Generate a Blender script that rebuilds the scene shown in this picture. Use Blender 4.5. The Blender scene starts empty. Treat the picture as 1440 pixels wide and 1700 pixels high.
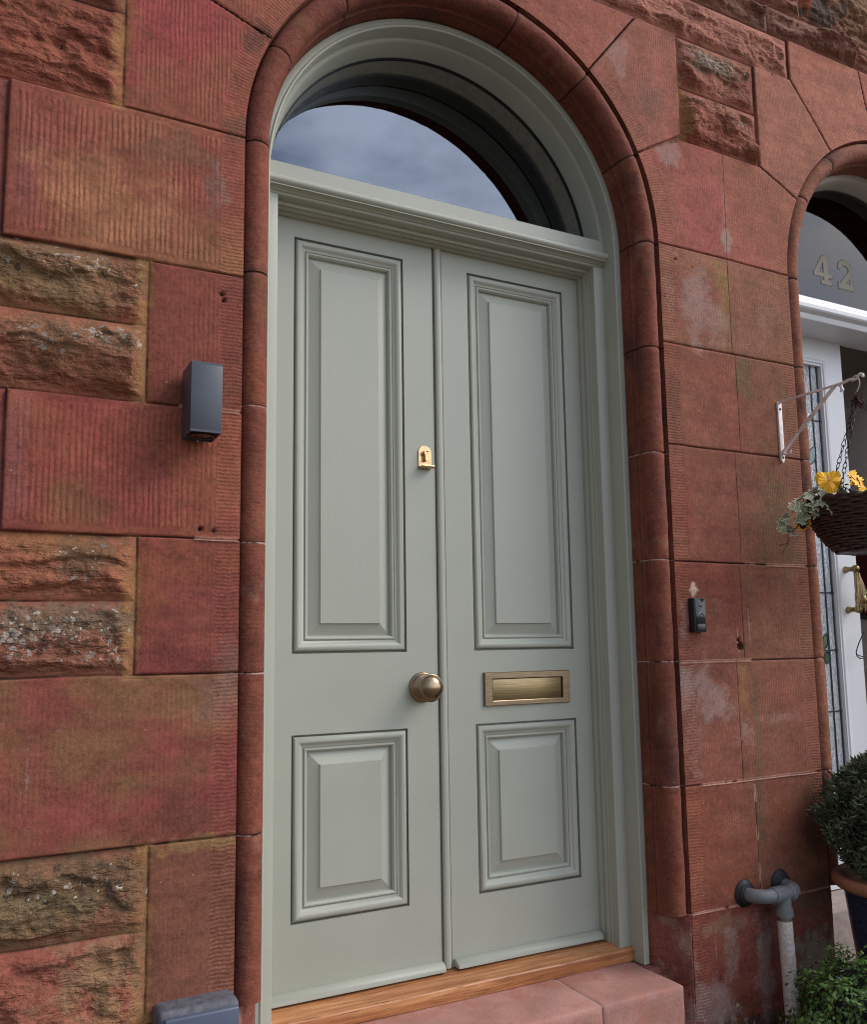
import bpy, bmesh, math, random
import numpy as np
from mathutils import Vector, Matrix

PI = math.pi
random.seed(7)
C = bpy.context.scene.collection
scene = bpy.context.scene

# ------------------------------------------------------------------ camera, sky, sun, exposure
CAM = Vector((-1.1682, -2.2, 0.0169))
yaw, pitch, roll = math.radians(27.357), math.radians(7.151), math.radians(-0.840)
f_ = Vector((math.sin(yaw)*math.cos(pitch), math.cos(yaw)*math.cos(pitch), math.sin(pitch)))
r_ = Vector((math.cos(yaw), -math.sin(yaw), 0)); u_ = r_.cross(f_)
r2 = r_*math.cos(roll) + u_*math.sin(roll); u2 = -r_*math.sin(roll) + u_*math.cos(roll)
cd = bpy.data.cameras.new('camera'); cam = bpy.data.objects.new('camera', cd); C.objects.link(cam)
M = Matrix((r2, u2, -f_)).transposed().to_4x4(); M.translation = CAM
cam.matrix_world = M
cd.sensor_fit = 'HORIZONTAL'; cd.sensor_width = 36; cd.lens = 36.0; cd.shift_y = 0.0282
cd.clip_start = 0.02; cd.clip_end = 2000
scene.camera = cam

SUN = Vector((0.80, -0.42, 0.78)).normalized()
el = math.asin(SUN.z); az = math.atan2(SUN.x, SUN.y)
W = bpy.data.worlds.new('World'); scene.world = W; W.use_nodes = True
nt = W.node_tree; nt.nodes.clear()
def N(nt, t, **kw):
    n = nt.nodes.new(t)
    for k, v in kw.items(): setattr(n, k, v)
    return n
wo = N(nt, 'ShaderNodeOutputWorld'); bg = N(nt, 'ShaderNodeBackground')
sky = N(nt, 'ShaderNodeTexSky', sky_type='NISHITA', sun_disc=False, sun_elevation=el, sun_rotation=az,
        air_density=1.0, dust_density=1.6, ozone_density=1.0)
tc = N(nt, 'ShaderNodeTexCoord'); sx = N(nt, 'ShaderNodeSeparateXYZ')
nt.links.new(tc.outputs['Generated'], sx.inputs[0])
mz = N(nt, 'ShaderNodeMath', operation='MAXIMUM'); mz.inputs[1].default_value = 0.06
nt.links.new(sx.outputs['Z'], mz.inputs[0])
dx = N(nt, 'ShaderNodeMath', operation='DIVIDE'); dy = N(nt, 'ShaderNodeMath', operation='DIVIDE')
nt.links.new(sx.outputs['X'], dx.inputs[0]); nt.links.new(mz.outputs[0], dx.inputs[1])
nt.links.new(sx.outputs['Y'], dy.inputs[0]); nt.links.new(mz.outputs[0], dy.inputs[1])
cx = N(nt, 'ShaderNodeCombineXYZ'); nt.links.new(dx.outputs[0], cx.inputs[0]); nt.links.new(dy.outputs[0], cx.inputs[1])
cn = N(nt, 'ShaderNodeTexNoise'); cn.inputs['Scale'].default_value = 2.0; cn.inputs['Detail'].default_value = 5; cn.inputs['Roughness'].default_value = .55
nt.links.new(cx.outputs[0], cn.inputs['Vector'])
cr = N(nt, 'ShaderNodeValToRGB'); cr.color_ramp.elements[0].position = .43; cr.color_ramp.elements[1].position = .60
cr.color_ramp.elements[0].color = (.10, .10, .10, 1); cr.color_ramp.elements[1].color = (.97, .97, .97, 1)
nt.links.new(cn.outputs['Fac'], cr.inputs[0])
cmx = N(nt, 'ShaderNodeMix', data_type='RGBA')
nt.links.new(cr.outputs[0], cmx.inputs['Factor']); nt.links.new(sky.outputs[0], cmx.inputs['A'])
cmx.inputs['B'].default_value = (8.9, 9.6, 11.4, 1)
dn = N(nt, 'ShaderNodeVectorMath', operation='NORMALIZE'); nt.links.new(tc.outputs['Generated'], dn.inputs[0])
dp_ = N(nt, 'ShaderNodeVectorMath', operation='DOT_PRODUCT'); dp_.inputs[1].default_value = Vector((.55, -.70, .46)).normalized(); nt.links.new(dn.outputs[0], dp_.inputs[0])
d0 = N(nt, 'ShaderNodeMath', operation='MAXIMUM'); d0.inputs[1].default_value = 0; nt.links.new(dp_.outputs['Value'], d0.inputs[0])
d1 = N(nt, 'ShaderNodeMath', operation='POWER'); d1.inputs[1].default_value = 3; nt.links.new(d0.outputs[0], d1.inputs[0])
d2 = N(nt, 'ShaderNodeMath', operation='MULTIPLY_ADD'); d2.inputs[1].default_value = 1.45; d2.inputs[2].default_value = .50; nt.links.new(d1.outputs[0], d2.inputs[0])
vm = N(nt, 'ShaderNodeVectorMath', operation='SCALE'); nt.links.new(cmx.outputs['Result'], vm.inputs[0]); nt.links.new(d2.outputs[0], vm.inputs['Scale'])
nt.links.new(vm.outputs[0], bg.inputs['Color']); bg.inputs['Strength'].default_value = 0.13
nt.links.new(bg.outputs[0], wo.inputs[0])

sd_ = bpy.data.lights.new('sun', 'SUN'); sun = bpy.data.objects.new('sun', sd_); C.objects.link(sun)
sd_.energy = 1.7; sd_.angle = math.radians(28); sd_.color = (1, .95, .88)
sun.rotation_euler = SUN.to_track_quat('Z', 'Y').to_euler(); sun.location = (3, -4, 5)
scene.view_settings.view_transform = 'Standard'; scene.view_settings.look = 'None'
scene.view_settings.exposure = 0.12; scene.view_settings.gamma = 1
scene.render.engine = 'CYCLES'; scene.cycles.max_bounces = 8; scene.cycles.filter_width = 1.1

# ------------------------------------------------------------------ helpers
def s2l(r, g, b):
    f = lambda c: (c/255/12.92 if c <= 10 else ((c/255+.055)/1.055)**2.4)
    return np.array([f(r), f(g), f(b)])
def col4(c): return (float(c[0]), float(c[1]), float(c[2]), 1)

class MB:
    """collects shapes; build() links them as one mesh object"""
    def __init__(s): s.v = []; s.f = []
    def add(s, vs, fs):
        o = len(s.v); s.v += [tuple(p) for p in vs]; s.f += [tuple(i+o for i in f) for f in fs]
    def box(s, x0, x1, y0, y1, z0, z1, bev=0.0, seg=2, mat=None):
        bm = bmesh.new(); bmesh.ops.create_cube(bm, size=1)
        for v in bm.verts:
            v.co = Vector(((x0+x1)/2 + v.co.x*(x1-x0), (y0+y1)/2 + v.co.y*(y1-y0), (z0+z1)/2 + v.co.z*(z1-z0)))
        if bev: bmesh.ops.bevel(bm, geom=bm.edges[:], offset=bev, segments=seg, affect='EDGES', profile=.5)
        if mat is not None: bm.transform(mat)
        bm.verts.index_update(); s.add([v.co[:] for v in bm.verts], [[v.index for v in f.verts] for f in bm.faces]); bm.free()
    def tube(s, pts, rad, n=8, cap=True, closed=False):
        pts = [Vector(p) for p in pts]; m = len(pts)
        rads = rad if isinstance(rad, (list, tuple)) else [rad]*m
        up = None; rings = []
        for i, p in enumerate(pts):
            if closed: t = pts[(i+1) % m] - pts[i-1]
            else: t = pts[min(i+1, m-1)] - pts[max(i-1, 0)]
            t.normalize()
            if up is None:
                up = t.orthogonal().normalized()
            up = (up - t*up.dot(t)).normalized(); b = t.cross(up)
            rings.append([p + (up*math.cos(2*PI*k/n) + b*math.sin(2*PI*k/n))*rads[i] for k in range(n)])
        vs = [q for r in rings for q in r]; fs = []
        for i in range(m if closed else m-1):
            j = (i+1) % m
            for k in range(n): fs.append((i*n+k, i*n+(k+1) % n, j*n+(k+1) % n, j*n+k))
        if cap and not closed: fs.append(tuple(range(n))[::-1]); fs.append(tuple((m-1)*n+k for k in range(n)))
        s.add(vs, fs)
    def lathe(s, prof, o, axis='z', n=32, cap=True):
        """prof: list of (radius, distance along axis)"""
        vs = []; fs = []
        A = {'z': (Vector((1,0,0)), Vector((0,1,0)), Vector((0,0,1))), 'y': (Vector((1,0,0)), Vector((0,0,1)), Vector((0,-1,0)))}[axis] if isinstance(axis, str) else axis
        o = Vector(o)
        for r, h in prof:
            for k in range(n):
                a = 2*PI*k/n; vs.append(o + A[0]*r*math.cos(a) + A[1]*r*math.sin(a) + A[2]*h)
        for i in range(len(prof)-1):
            for k in range(n): fs.append((i*n+k, i*n+(k+1) % n, (i+1)*n+(k+1) % n, (i+1)*n+k))
        if cap: fs.append(tuple(range(n))[::-1]); fs.append(tuple((len(prof)-1)*n+k for k in range(n)))
        s.add(vs, fs)
    def loft(s, rings, closed=False, ring_closed=False):
        n = len(rings[0]); o = len(s.v)
        vs = [p for r in rings for p in r]; fs = []
        for i in range(len(rings) if ring_closed else len(rings)-1):
            j = (i+1) % len(rings)
            for k in range(n if closed else n-1): fs.append((i*n+k, i*n+(k+1) % n, j*n+(k+1) % n, j*n+k))
        s.add(vs, fs)
    def prism(s, poly, y0, y1):
        """polygon in xz, extruded along y"""
        n = len(poly)
        vs = [(x, y0, z) for x, z in poly] + [(x, y1, z) for x, z in poly]
        fs = [tuple(range(n)), tuple(range(2*n-1, n-1, -1))] + [(i, i+n, (i+1) % n + n, (i+1) % n) for i in range(n)]
        s.add(vs, fs)
    def build(s, name, mat, parent=None, smooth=40, fixn=True):
        me = bpy.data.meshes.new(name); me.from_pydata(s.v, [], s.f); me.update()
        if fixn:
            bm = bmesh.new(); bm.from_mesh(me); bmesh.ops.recalc_face_normals(bm, faces=bm.faces[:]); bm.to_mesh(me); bm.free()
        o = bpy.data.objects.new(name, me); me.materials.append(mat); C.objects.link(o)
        if smooth:
            me.polygons.foreach_set('use_smooth', [True]*len(me.polygons))
            me.set_sharp_from_angle(angle=math.radians(smooth))
        if parent is not None: attach(o, parent)
        return o

def attach(o, parent):
    o.parent = parent
    w = Matrix.Identity(4); p = parent
    while p is not None:
        w = Matrix.Translation(p.location) @ p.matrix_parent_inverse @ w if p.parent else Matrix.Translation(p.location) @ w
        p = p.parent
    o.matrix_parent_inverse = w.inverted()
def thing(name, label, cat, loc, group=None):
    o = bpy.data.objects.new(name, None); o.empty_display_size = .1; C.objects.link(o); o.location = loc
    return tag(o, label, cat, group)
def tag(o, label, cat, group=None):
    o['label'] = label; o['category'] = cat
    if group: o['group'] = group
    return o
def structure(o): o['kind'] = 'structure'; return o

# ------------------------------------------------------------------ materials
def mat(name, base, rough=.5, metal=0, spec=.5, noise=0, nscale=40, bump=0, bscale=200, coat=0, **kw):
    m = bpy.data.materials.new(name); m.use_nodes = True; nt = m.node_tree
    b = nt.nodes['Principled BSDF']
    b.inputs['Base Color'].default_value = col4(base); b.inputs['Roughness'].default_value = rough
    b.inputs['Metallic'].default_value = metal; b.inputs['Specular IOR Level'].default_value = spec
    b.inputs['Coat Weight'].default_value = coat
    tcn = N(nt, 'ShaderNodeTexCoord')
    if noise:
        n = N(nt, 'ShaderNodeTexNoise'); n.inputs['Scale'].default_value = nscale; n.inputs['Detail'].default_value = 4
        nt.links.new(tcn.outputs['Object'], n.inputs['Vector'])
        mr = N(nt, 'ShaderNodeMapRange'); mr.inputs['From Min'].default_value = .3; mr.inputs['From Max'].default_value = .7
        mr.inputs['To Min'].default_value = 1-noise; mr.inputs['To Max'].default_value = 1+noise
        nt.links.new(n.outputs['Fac'], mr.inputs[0])
        mm = N(nt, 'ShaderNodeMix', data_type='RGBA', blend_type='MULTIPLY'); mm.inputs['Factor'].default_value = 1
        mm.inputs['A'].default_value = col4(base); nt.links.new(mr.outputs[0], mm.inputs['B'])
        nt.links.new(mm.outputs['Result'], b.inputs['Base Color'])
        m2 = N(nt, 'ShaderNodeMapRange'); m2.inputs['To Min'].default_value = rough*.85; m2.inputs['To Max'].default_value = min(1, rough*1.15)
        nt.links.new(n.outputs['Fac'], m2.inputs[0]); nt.links.new(m2.outputs[0], b.inputs['Roughness'])
    if bump:
        n2 = N(nt, 'ShaderNodeTexNoise'); n2.inputs['Scale'].default_value = bscale; n2.inputs['Detail'].default_value = 3
        nt.links.new(tcn.outputs['Object'], n2.inputs['Vector'])
        mb_ = N(nt, 'ShaderNodeMath', operation='MULTIPLY'); mb_.inputs[1].default_value = bump
        nt.links.new(n2.outputs['Fac'], mb_.inputs[0])
        bp = N(nt, 'ShaderNodeBump'); bp.inputs['Strength'].default_value = 1; bp.inputs['Distance'].default_value = 1
        nt.links.new(mb_.outputs[0], bp.inputs['Height']); nt.links.new(bp.outputs[0], b.inputs['Normal'])
    return m

def stone_material():
    m = bpy.data.materials.new('red_sandstone'); m.use_nodes = True; nt = m.node_tree; L = nt.links.new
    b = nt.nodes['Principled BSDF']; b.inputs['Roughness'].default_value = .88; b.inputs['Specular IOR Level'].default_value = .25
    tcn = N(nt, 'ShaderNodeTexCoord'); P = tcn.outputs['Object']
    def att(n): a = N(nt, 'ShaderNodeAttribute'); a.attribute_name = n; return a
    def math_(op, a, b_=None, c=None):
        n = N(nt, 'ShaderNodeMath', operation=op)
        for i, q in enumerate((a, b_, c)):
            if q is None: continue
            if isinstance(q, (int, float)): n.inputs[i].default_value = q
            else: L(q, n.inputs[i])
        return n.outputs[0]
    def noise(sc, det=3, rough=.55, vec=None, dist=0):
        n = N(nt, 'ShaderNodeTexNoise'); n.inputs['Scale'].default_value = sc; n.inputs['Detail'].default_value = det
        n.inputs['Roughness'].default_value = rough; n.inputs['Distortion'].default_value = dist
        L(vec if vec is not None else P, n.inputs['Vector']); return n.outputs['Fac']
    base, tool, ph = att('base'), att('tool'), att('ph')
    st = N(nt, 'ShaderNodeSeparateColor'); L(tool.outputs['Color'], st.inputs[0]); tv, tm, rk = st.outputs
    sp = N(nt, 'ShaderNodeSeparateXYZ'); L(ph.outputs['Vector'], sp.inputs[0]); pv, pm, sj = sp.outputs
    # chisel tooling
    n1 = noise(22, 2); n2 = noise(9, 3, .6)
    patch = math_('MULTIPLY_ADD', n2, 3.8, -1.35); patch = math_('MINIMUM', math_('MAXIMUM', patch, .10), 1.0)
    mpv = N(nt, 'ShaderNodeMapping'); mpv.inputs['Scale'].default_value = (46, 10, 5); L(P, mpv.inputs[0]); nv_ = noise(1, 2, .5, mpv.outputs[0])
    def lines(phase, amp, wob):
        a = math_('MULTIPLY_ADD', n1, wob, math_('MULTIPLY_ADD', nv_, 1.1, phase))
        s_ = math_('SINE', math_('MULTIPLY', a, 2*PI))
        s_ = math_('MULTIPLY_ADD', s_, .5, .5)
        return math_('MULTIPLY', math_('POWER', s_, .8), amp)
    hv = lines(pv, math_('MULTIPLY', math_('MULTIPLY', tv, patch), math_('MULTIPLY_ADD', noise(190, 4, .7), 2.8, -.45)), .42)
    hm = lines(pm, math_('MULTIPLY', tm, math_('MULTIPLY_ADD', noise(170, 4, .7), 2.6, -.4)), .45)
    # grain
    g1 = noise(420, 2, .6); g2 = noise(110, 3, .6); g3 = noise(38, 4, .6)
    mp = N(nt, 'ShaderNodeMapping'); mp.inputs['Scale'].default_value = (16, 16, 60); L(P, mp.inputs[0])
    strat = noise(1, 5, .62, mp.outputs[0], 1.2)
    rockh = math_('MULTIPLY', rk, math_('ADD', math_('ADD', math_('MULTIPLY', strat, .013), math_('MULTIPLY', g3, .012)), math_('MULTIPLY', g2, .004)))
    mpf = N(nt, 'ShaderNodeMapping'); mpf.inputs['Scale'].default_value = (11, 11, 26); mpf.inputs['Rotation'].default_value = (0, .12, 0); L(P, mpf.inputs[0])
    wf = N(nt, 'ShaderNodeTexNoise'); wf.inputs['Scale'].default_value = 2.2; wf.inputs['Detail'].default_value = 4; L(mpf.outputs[0], wf.inputs['Vector'])
    wfa = N(nt, 'ShaderNodeVectorMath', operation='MULTIPLY_ADD'); wfa.inputs[1].default_value = (1.1, 1.1, 1.1); L(wf.outputs['Color'], wfa.inputs[0]); L(mpf.outputs[0], wfa.inputs[2])
    vf = N(nt, 'ShaderNodeTexVoronoi'); L(wfa.outputs[0], vf.inputs['Vector']); vf.inputs['Scale'].default_value = 1.0
    vcs = N(nt, 'ShaderNodeSeparateColor'); L(vf.outputs['Color'], vcs.inputs[0])
    rockh = math_('ADD', rockh, math_('MULTIPLY', rk, math_('ADD', math_('MULTIPLY', vf.outputs['Distance'], -.020), math_('MULTIPLY', vcs.outputs[0], .006))))
    jn = math_('MULTIPLY_ADD', n1, .004, -.002)
    js = math_('ABSOLUTE', math_('ADD', sj, jn))
    jm = N(nt, 'ShaderNodeMapRange'); jm.inputs['From Min'].default_value = .0012; jm.inputs['From Max'].default_value = .0034
    jm.inputs['To Min'].default_value = 1; jm.inputs['To Max'].default_value = 0; L(js, jm.inputs[0]); jmask = jm.outputs[0]
    h = math_('ADD', math_('MULTIPLY', hv, .0021), math_('MULTIPLY', hm, .0011))
    h = math_('ADD', h, math_('MULTIPLY', g1, .0006)); h = math_('ADD', h, math_('MULTIPLY', g2, .0011))
    h = math_('ADD', h, rockh); h = math_('ADD', h, math_('MULTIPLY', jmask, -.006))
    bp = N(nt, 'ShaderNodeBump'); bp.inputs['Strength'].default_value = .85; bp.inputs['Distance'].default_value = 1
    L(h, bp.inputs['Height']); L(bp.outputs[0], b.inputs['Normal'])
    # colour: grain, worn ridges, streaky beds, dirty joint
    v = math_('ADD', math_('MULTIPLY_ADD', g1, 1.25, .35), math_('MULTIPLY_ADD', g2, 1.0, -.5))
    v = math_('ADD', v, math_('MULTIPLY_ADD', noise(15, 7, .72), .90, -.45))
    v = math_('ADD', v, math_('MULTIPLY_ADD', strat, .50, -.26))
    v = math_('ADD', v, math_('MULTIPLY_ADD', hv, .62, math_('MULTIPLY', tv, -.16))); v = math_('ADD', v, math_('MULTIPLY_ADD', hm, .34, math_('MULTIPLY', tm, -.14)))
    c1 = N(nt, 'ShaderNodeMix', data_type='RGBA', blend_type='MULTIPLY'); c1.inputs['Factor'].default_value = 1
    L(base.outputs['Color'], c1.inputs['A']); L(v, c1.inputs['B'])
    # hue mottling
    hn = noise(7, 5, .65)
    c2 = N(nt, 'ShaderNodeMix', data_type='RGBA'); c2.inputs['B'].default_value = col4(s2l(128, 88, 58))
    hm2 = N(nt, 'ShaderNodeMapRange'); hm2.inputs['From Min'].default_value = .52; hm2.inputs['From Max'].default_value = .75; hm2.inputs['To Max'].default_value = .38
    L(hn, hm2.inputs[0]); L(hm2.outputs[0], c2.inputs['Factor']); L(c1.outputs['Result'], c2.inputs['A'])
    # pale mineral specks and dark pits
    vo = N(nt, 'ShaderNodeTexVoronoi'); vo.inputs['Scale'].default_value = 75; L(P, vo.inputs['Vector'])
    vs_ = N(nt, 'ShaderNodeSeparateColor'); L(vo.outputs['Color'], vs_.inputs[0])
    rare = math_('GREATER_THAN', vs_.outputs[0], .985); dot = math_('LESS_THAN', vo.outputs['Distance'], .11)
    pitm = math_('MULTIPLY', math_('LESS_THAN', vs_.outputs[0], .03), math_('LESS_THAN', vo.outputs['Distance'], .13))
    c3 = N(nt, 'ShaderNodeMix', data_type='RGBA'); c3.inputs['B'].default_value = col4(s2l(196, 165, 150))
    L(math_('MULTIPLY', math_('MULTIPLY', rare, dot), .8), c3.inputs['Factor']); L(c2.outputs['Result'], c3.inputs['A'])
    # crusts: pale and dark lichen scales, powdery salts
    li = att('lich'); ls = N(nt, 'ShaderNodeSeparateColor'); L(li.outputs['Color'], ls.inputs[0])
    wv = N(nt, 'ShaderNodeTexNoise'); wv.inputs['Scale'].default_value = 90; wv.inputs['Detail'].default_value = 3; L(P, wv.inputs['Vector'])
    wa = N(nt, 'ShaderNodeVectorMath', operation='MULTIPLY_ADD'); wa.inputs[1].default_value = (.026, .026, .026); L(wv.outputs['Color'], wa.inputs[0]); L(P, wa.inputs[2])
    def crust(sc, dens, col, prev, off):
        v_ = N(nt, 'ShaderNodeTexVoronoi'); v_.inputs['Scale'].default_value = sc; v_.inputs['Randomness'].default_value = 1
        o_ = N(nt, 'ShaderNodeVectorMath', operation='ADD'); o_.inputs[1].default_value = (off, off*2, off*3); L(wa.outputs[0], o_.inputs[0]); L(o_.outputs[0], v_.inputs['Vector'])
        q_ = N(nt, 'ShaderNodeSeparateColor'); L(v_.outputs['Color'], q_.inputs[0])
        on = math_('LESS_THAN', q_.outputs[0], dens); rad = math_('MULTIPLY_ADD', q_.outputs[1], .32, .22); inn = math_('LESS_THAN', v_.outputs['Distance'], rad)
        shade = math_('MULTIPLY_ADD', q_.outputs[2], .7, .6); shade = math_('MULTIPLY', shade, math_('MULTIPLY_ADD', g1, .5, .75))
        cm_ = N(nt, 'ShaderNodeMix', data_type='RGBA', blend_type='MULTIPLY'); cm_.inputs['Factor'].default_value = 1; cm_.inputs['A'].default_value = col4(col); L(shade, cm_.inputs['B'])
        m_ = N(nt, 'ShaderNodeMix', data_type='RGBA'); L(math_('MULTIPLY', math_('MULTIPLY', on, inn), .72), m_.inputs['Factor']); L(prev, m_.inputs['A']); L(cm_.outputs['Result'], m_.inputs['B']); return m_.outputs['Result']
    colr = crust(58, ls.outputs[1], s2l(62, 56, 48), c3.outputs['Result'], .37)
    colr = crust(52, ls.outputs[0], s2l(160, 148, 136), colr, .11)
    colr = crust(120, math_('MULTIPLY', ls.outputs[0], .55), s2l(178, 170, 156), colr, .71)
    pn_ = math_('ADD', math_('MULTIPLY', noise(170, 4, .75), .72), math_('MULTIPLY', noise(40, 4, .65), .28))
    pmk = N(nt, 'ShaderNodeMapRange'); pmk.inputs['From Min'].default_value = .36; pmk.inputs['From Max'].default_value = .70
    L(math_('ADD', pn_, math_('MULTIPLY_ADD', ls.outputs[2], .46, -.33)), pmk.inputs[0])
    m5 = N(nt, 'ShaderNodeMix', data_type='RGBA'); m5.inputs['B'].default_value = col4(s2l(164, 140, 130)); L(math_('MULTIPLY', pmk.outputs[0], math_('MULTIPLY', math_('GREATER_THAN', ls.outputs[2], .01), .8)), m5.inputs['Factor']); L(colr, m5.inputs['A'])
    c4 = N(nt, 'ShaderNodeMix', data_type='RGBA'); jp = N(nt, 'ShaderNodeMix', data_type='RGBA'); jp.inputs['A'].default_value = (.02, .01, .008, 1); jp.inputs['B'].default_value = col4(s2l(190, 150, 138))
    jq = N(nt, 'ShaderNodeMapRange'); jq.inputs['From Min'].default_value = .40; jq.inputs['From Max'].default_value = .5; L(noise(26, 4, .7), jq.inputs[0])
    L(math_('MULTIPLY', jq.outputs[0], math_('SUBTRACT', 1.0, tool.outputs['Alpha'])), jp.inputs['Factor']); L(jp.outputs['Result'], c4.inputs['B'])
    L(math_('MAXIMUM', math_('MULTIPLY', jmask, .85), math_('MULTIPLY', pitm, .6)), c4.inputs['Factor']); L(m5.outputs['Result'], c4.inputs['A'])
    L(c4.outputs['Result'], b.inputs['Base Color'])
    return m

def wood_material():
    m = bpy.data.materials.new('oiled_oak'); m.use_nodes = True; nt = m.node_tree; L = nt.links.new
    b = nt.nodes['Principled BSDF']; b.inputs['Roughness'].default_value = .42
    tcn = N(nt, 'ShaderNodeTexCoord'); mp = N(nt, 'ShaderNodeMapping'); mp.inputs['Scale'].default_value = (3.2, 60, 60); L(tcn.outputs['Object'], mp.inputs[0])
    n = N(nt, 'ShaderNodeTexNoise'); n.inputs['Scale'].default_value = 1; n.inputs['Detail'].default_value = 6; n.inputs['Distortion'].default_value = .6; n.inputs['Roughness'].default_value = .65; L(mp.outputs[0], n.inputs['Vector'])
    mp2 = N(nt, 'ShaderNodeMapping'); mp2.inputs['Scale'].default_value = (14, 420, 420); L(tcn.outputs['Object'], mp2.inputs[0])
    n2 = N(nt, 'ShaderNodeTexNoise'); n2.inputs['Scale'].default_value = 1; n2.inputs['Detail'].default_value = 3; L(mp2.outputs[0], n2.inputs['Vector'])
    r = N(nt, 'ShaderNodeValToRGB'); e = r.color_ramp.elements
    e[0].position = .3; e[0].color = col4(s2l(122, 72, 42)); e[1].position = .7; e[1].color = col4(s2l(212, 156, 104))
    q = e.new(.5); q.color = col4(s2l(178, 118, 74)); L(n.outputs['Fac'], r.inputs[0])
    mx = N(nt, 'ShaderNodeMix', data_type='RGBA'); mx.inputs['B'].default_value = col4(s2l(60, 32, 20))
    mr = N(nt, 'ShaderNodeMapRange'); mr.inputs['From Min'].default_value = .60; mr.inputs['From Max'].default_value = .72; mr.inputs['To Max'].default_value = .85
    L(n2.outputs['Fac'], mr.inputs[0]); L(mr.outputs[0], mx.inputs['Factor']); L(r.outputs[0], mx.inputs['A']); L(mx.outputs['Result'], b.inputs['Base Color'])
    bp = N(nt, 'ShaderNodeBump'); bp.inputs['Distance'].default_value = .0012; bp.inputs['Strength'].default_value = .6; bp.invert = True
    L(mr.outputs[0], bp.inputs['Height']); L(bp.outputs[0], b.inputs['Normal'])
    return m

def glass_material(name, ior, tint=(1, 1, 1), bump=0, bscale=60, opaque=None, opf=0, gcol=(1, 1, 1, 1)):
    m = bpy.data.materials.new(name); m.use_nodes = True; nt = m.node_tree; L = nt.links.new; nt.nodes.remove(nt.nodes['Principled BSDF'])
    out = nt.nodes['Material Output']
    fr = N(nt, 'ShaderNodeFresnel'); fr.inputs['IOR'].default_value = ior
    tr = N(nt, 'ShaderNodeBsdfTransparent'); tr.inputs['Color'].default_value = (*tint, 1)
    gl = N(nt, 'ShaderNodeBsdfGlossy'); gl.inputs['Roughness'].default_value = .0 if not bump else .05
    gl.inputs['Color'].default_value = gcol
    under = tr.outputs[0]
    if opaque is not None:
        df = N(nt, 'ShaderNodeBsdfDiffuse'); df.inputs['Color'].default_value = col4(opaque)
        m1 = N(nt, 'ShaderNodeMixShader'); m1.inputs[0].default_value = opf; L(tr.outputs[0], m1.inputs[1]); L(df.outputs[0], m1.inputs[2]); under = m1.outputs[0]
    mx = N(nt, 'ShaderNodeMixShader'); L(fr.outputs[0], mx.inputs[0]); L(under, mx.inputs[1]); L(gl.outputs[0], mx.inputs[2]); L(mx.outputs[0], out.inputs[0])
    if bump:
        tcn = N(nt, 'ShaderNodeTexCoord'); mp = N(nt, 'ShaderNodeMapping'); mp.inputs['Scale'].default_value = (1.4, 1, .6); L(tcn.outputs['Object'], mp.inputs[0])
        n = N(nt, 'ShaderNodeTexNoise'); n.inputs['Scale'].default_value = bscale; n.inputs['Detail'].default_value = 1; n.inputs['Distortion'].default_value = 1.5; L(mp.outputs[0], n.inputs['Vector'])
        bp = N(nt, 'ShaderNodeBump'); bp.inputs['Distance'].default_value = bump; L(n.outputs['Fac'], bp.inputs['Height'])
        L(bp.outputs[0], gl.inputs['Normal']); L(bp.outputs[0], fr.inputs['Normal'])
        if opaque is not None: L(bp.outputs[0], df.inputs['Normal'])
    return m

def brass_material(name, base, rough, streak=(300, 300, 30), amt=.3):
    m = bpy.data.materials.new(name); m.use_nodes = True; nt = m.node_tree; L = nt.links.new
    b = nt.nodes['Principled BSDF']; b.inputs['Metallic'].default_value = 1; b.inputs['Roughness'].default_value = rough
    tcn = N(nt, 'ShaderNodeTexCoord'); mp = N(nt, 'ShaderNodeMapping'); mp.inputs['Scale'].default_value = streak; L(tcn.outputs['Object'], mp.inputs[0])
    n = N(nt, 'ShaderNodeTexNoise'); n.inputs['Scale'].default_value = 1; n.inputs['Detail'].default_value = 4; L(mp.outputs[0], n.inputs['Vector'])
    r = N(nt, 'ShaderNodeValToRGB'); r.color_ramp.elements[0].position = .35; r.color_ramp.elements[1].position = .65
    r.color_ramp.elements[0].color = col4(np.array(base)*(1-amt)); r.color_ramp.elements[1].color = col4(np.minimum(1, np.array(base)*(1+amt)))
    L(n.outputs['Fac'], r.inputs[0]); L(r.outputs[0], b.inputs['Base Color'])
    return m

def leaf_material(name, c0, c1, edge=None, rough=.45):
    """leaf colour varies leaf by leaf"""
    m = bpy.data.materials.new(name); m.use_nodes = True; nt = m.node_tree; L = nt.links.new
    b = nt.nodes['Principled BSDF']; b.inputs['Roughness'].default_value = rough; b.inputs['Specular IOR Level'].default_value = .4
    a = N(nt, 'ShaderNodeAttribute'); a.attribute_name = 'lv'
    r = N(nt, 'ShaderNodeValToRGB'); r.color_ramp.elements[0].color = col4(c0); r.color_ramp.elements[1].color = col4(c1)
    if edge is not None:
        q = r.color_ramp.elements.new(.62); q.color = col4(c1); r.color_ramp.elements[-1].color = col4(edge)
        q = r.color_ramp.elements.new(.74); q.color = col4(edge)
    L(a.outputs['Fac'], r.inputs[0])
    L(r.outputs[0], b.inputs['Base Color'])
    b.inputs['Subsurface Weight'].default_value = 0
    return m

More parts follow.
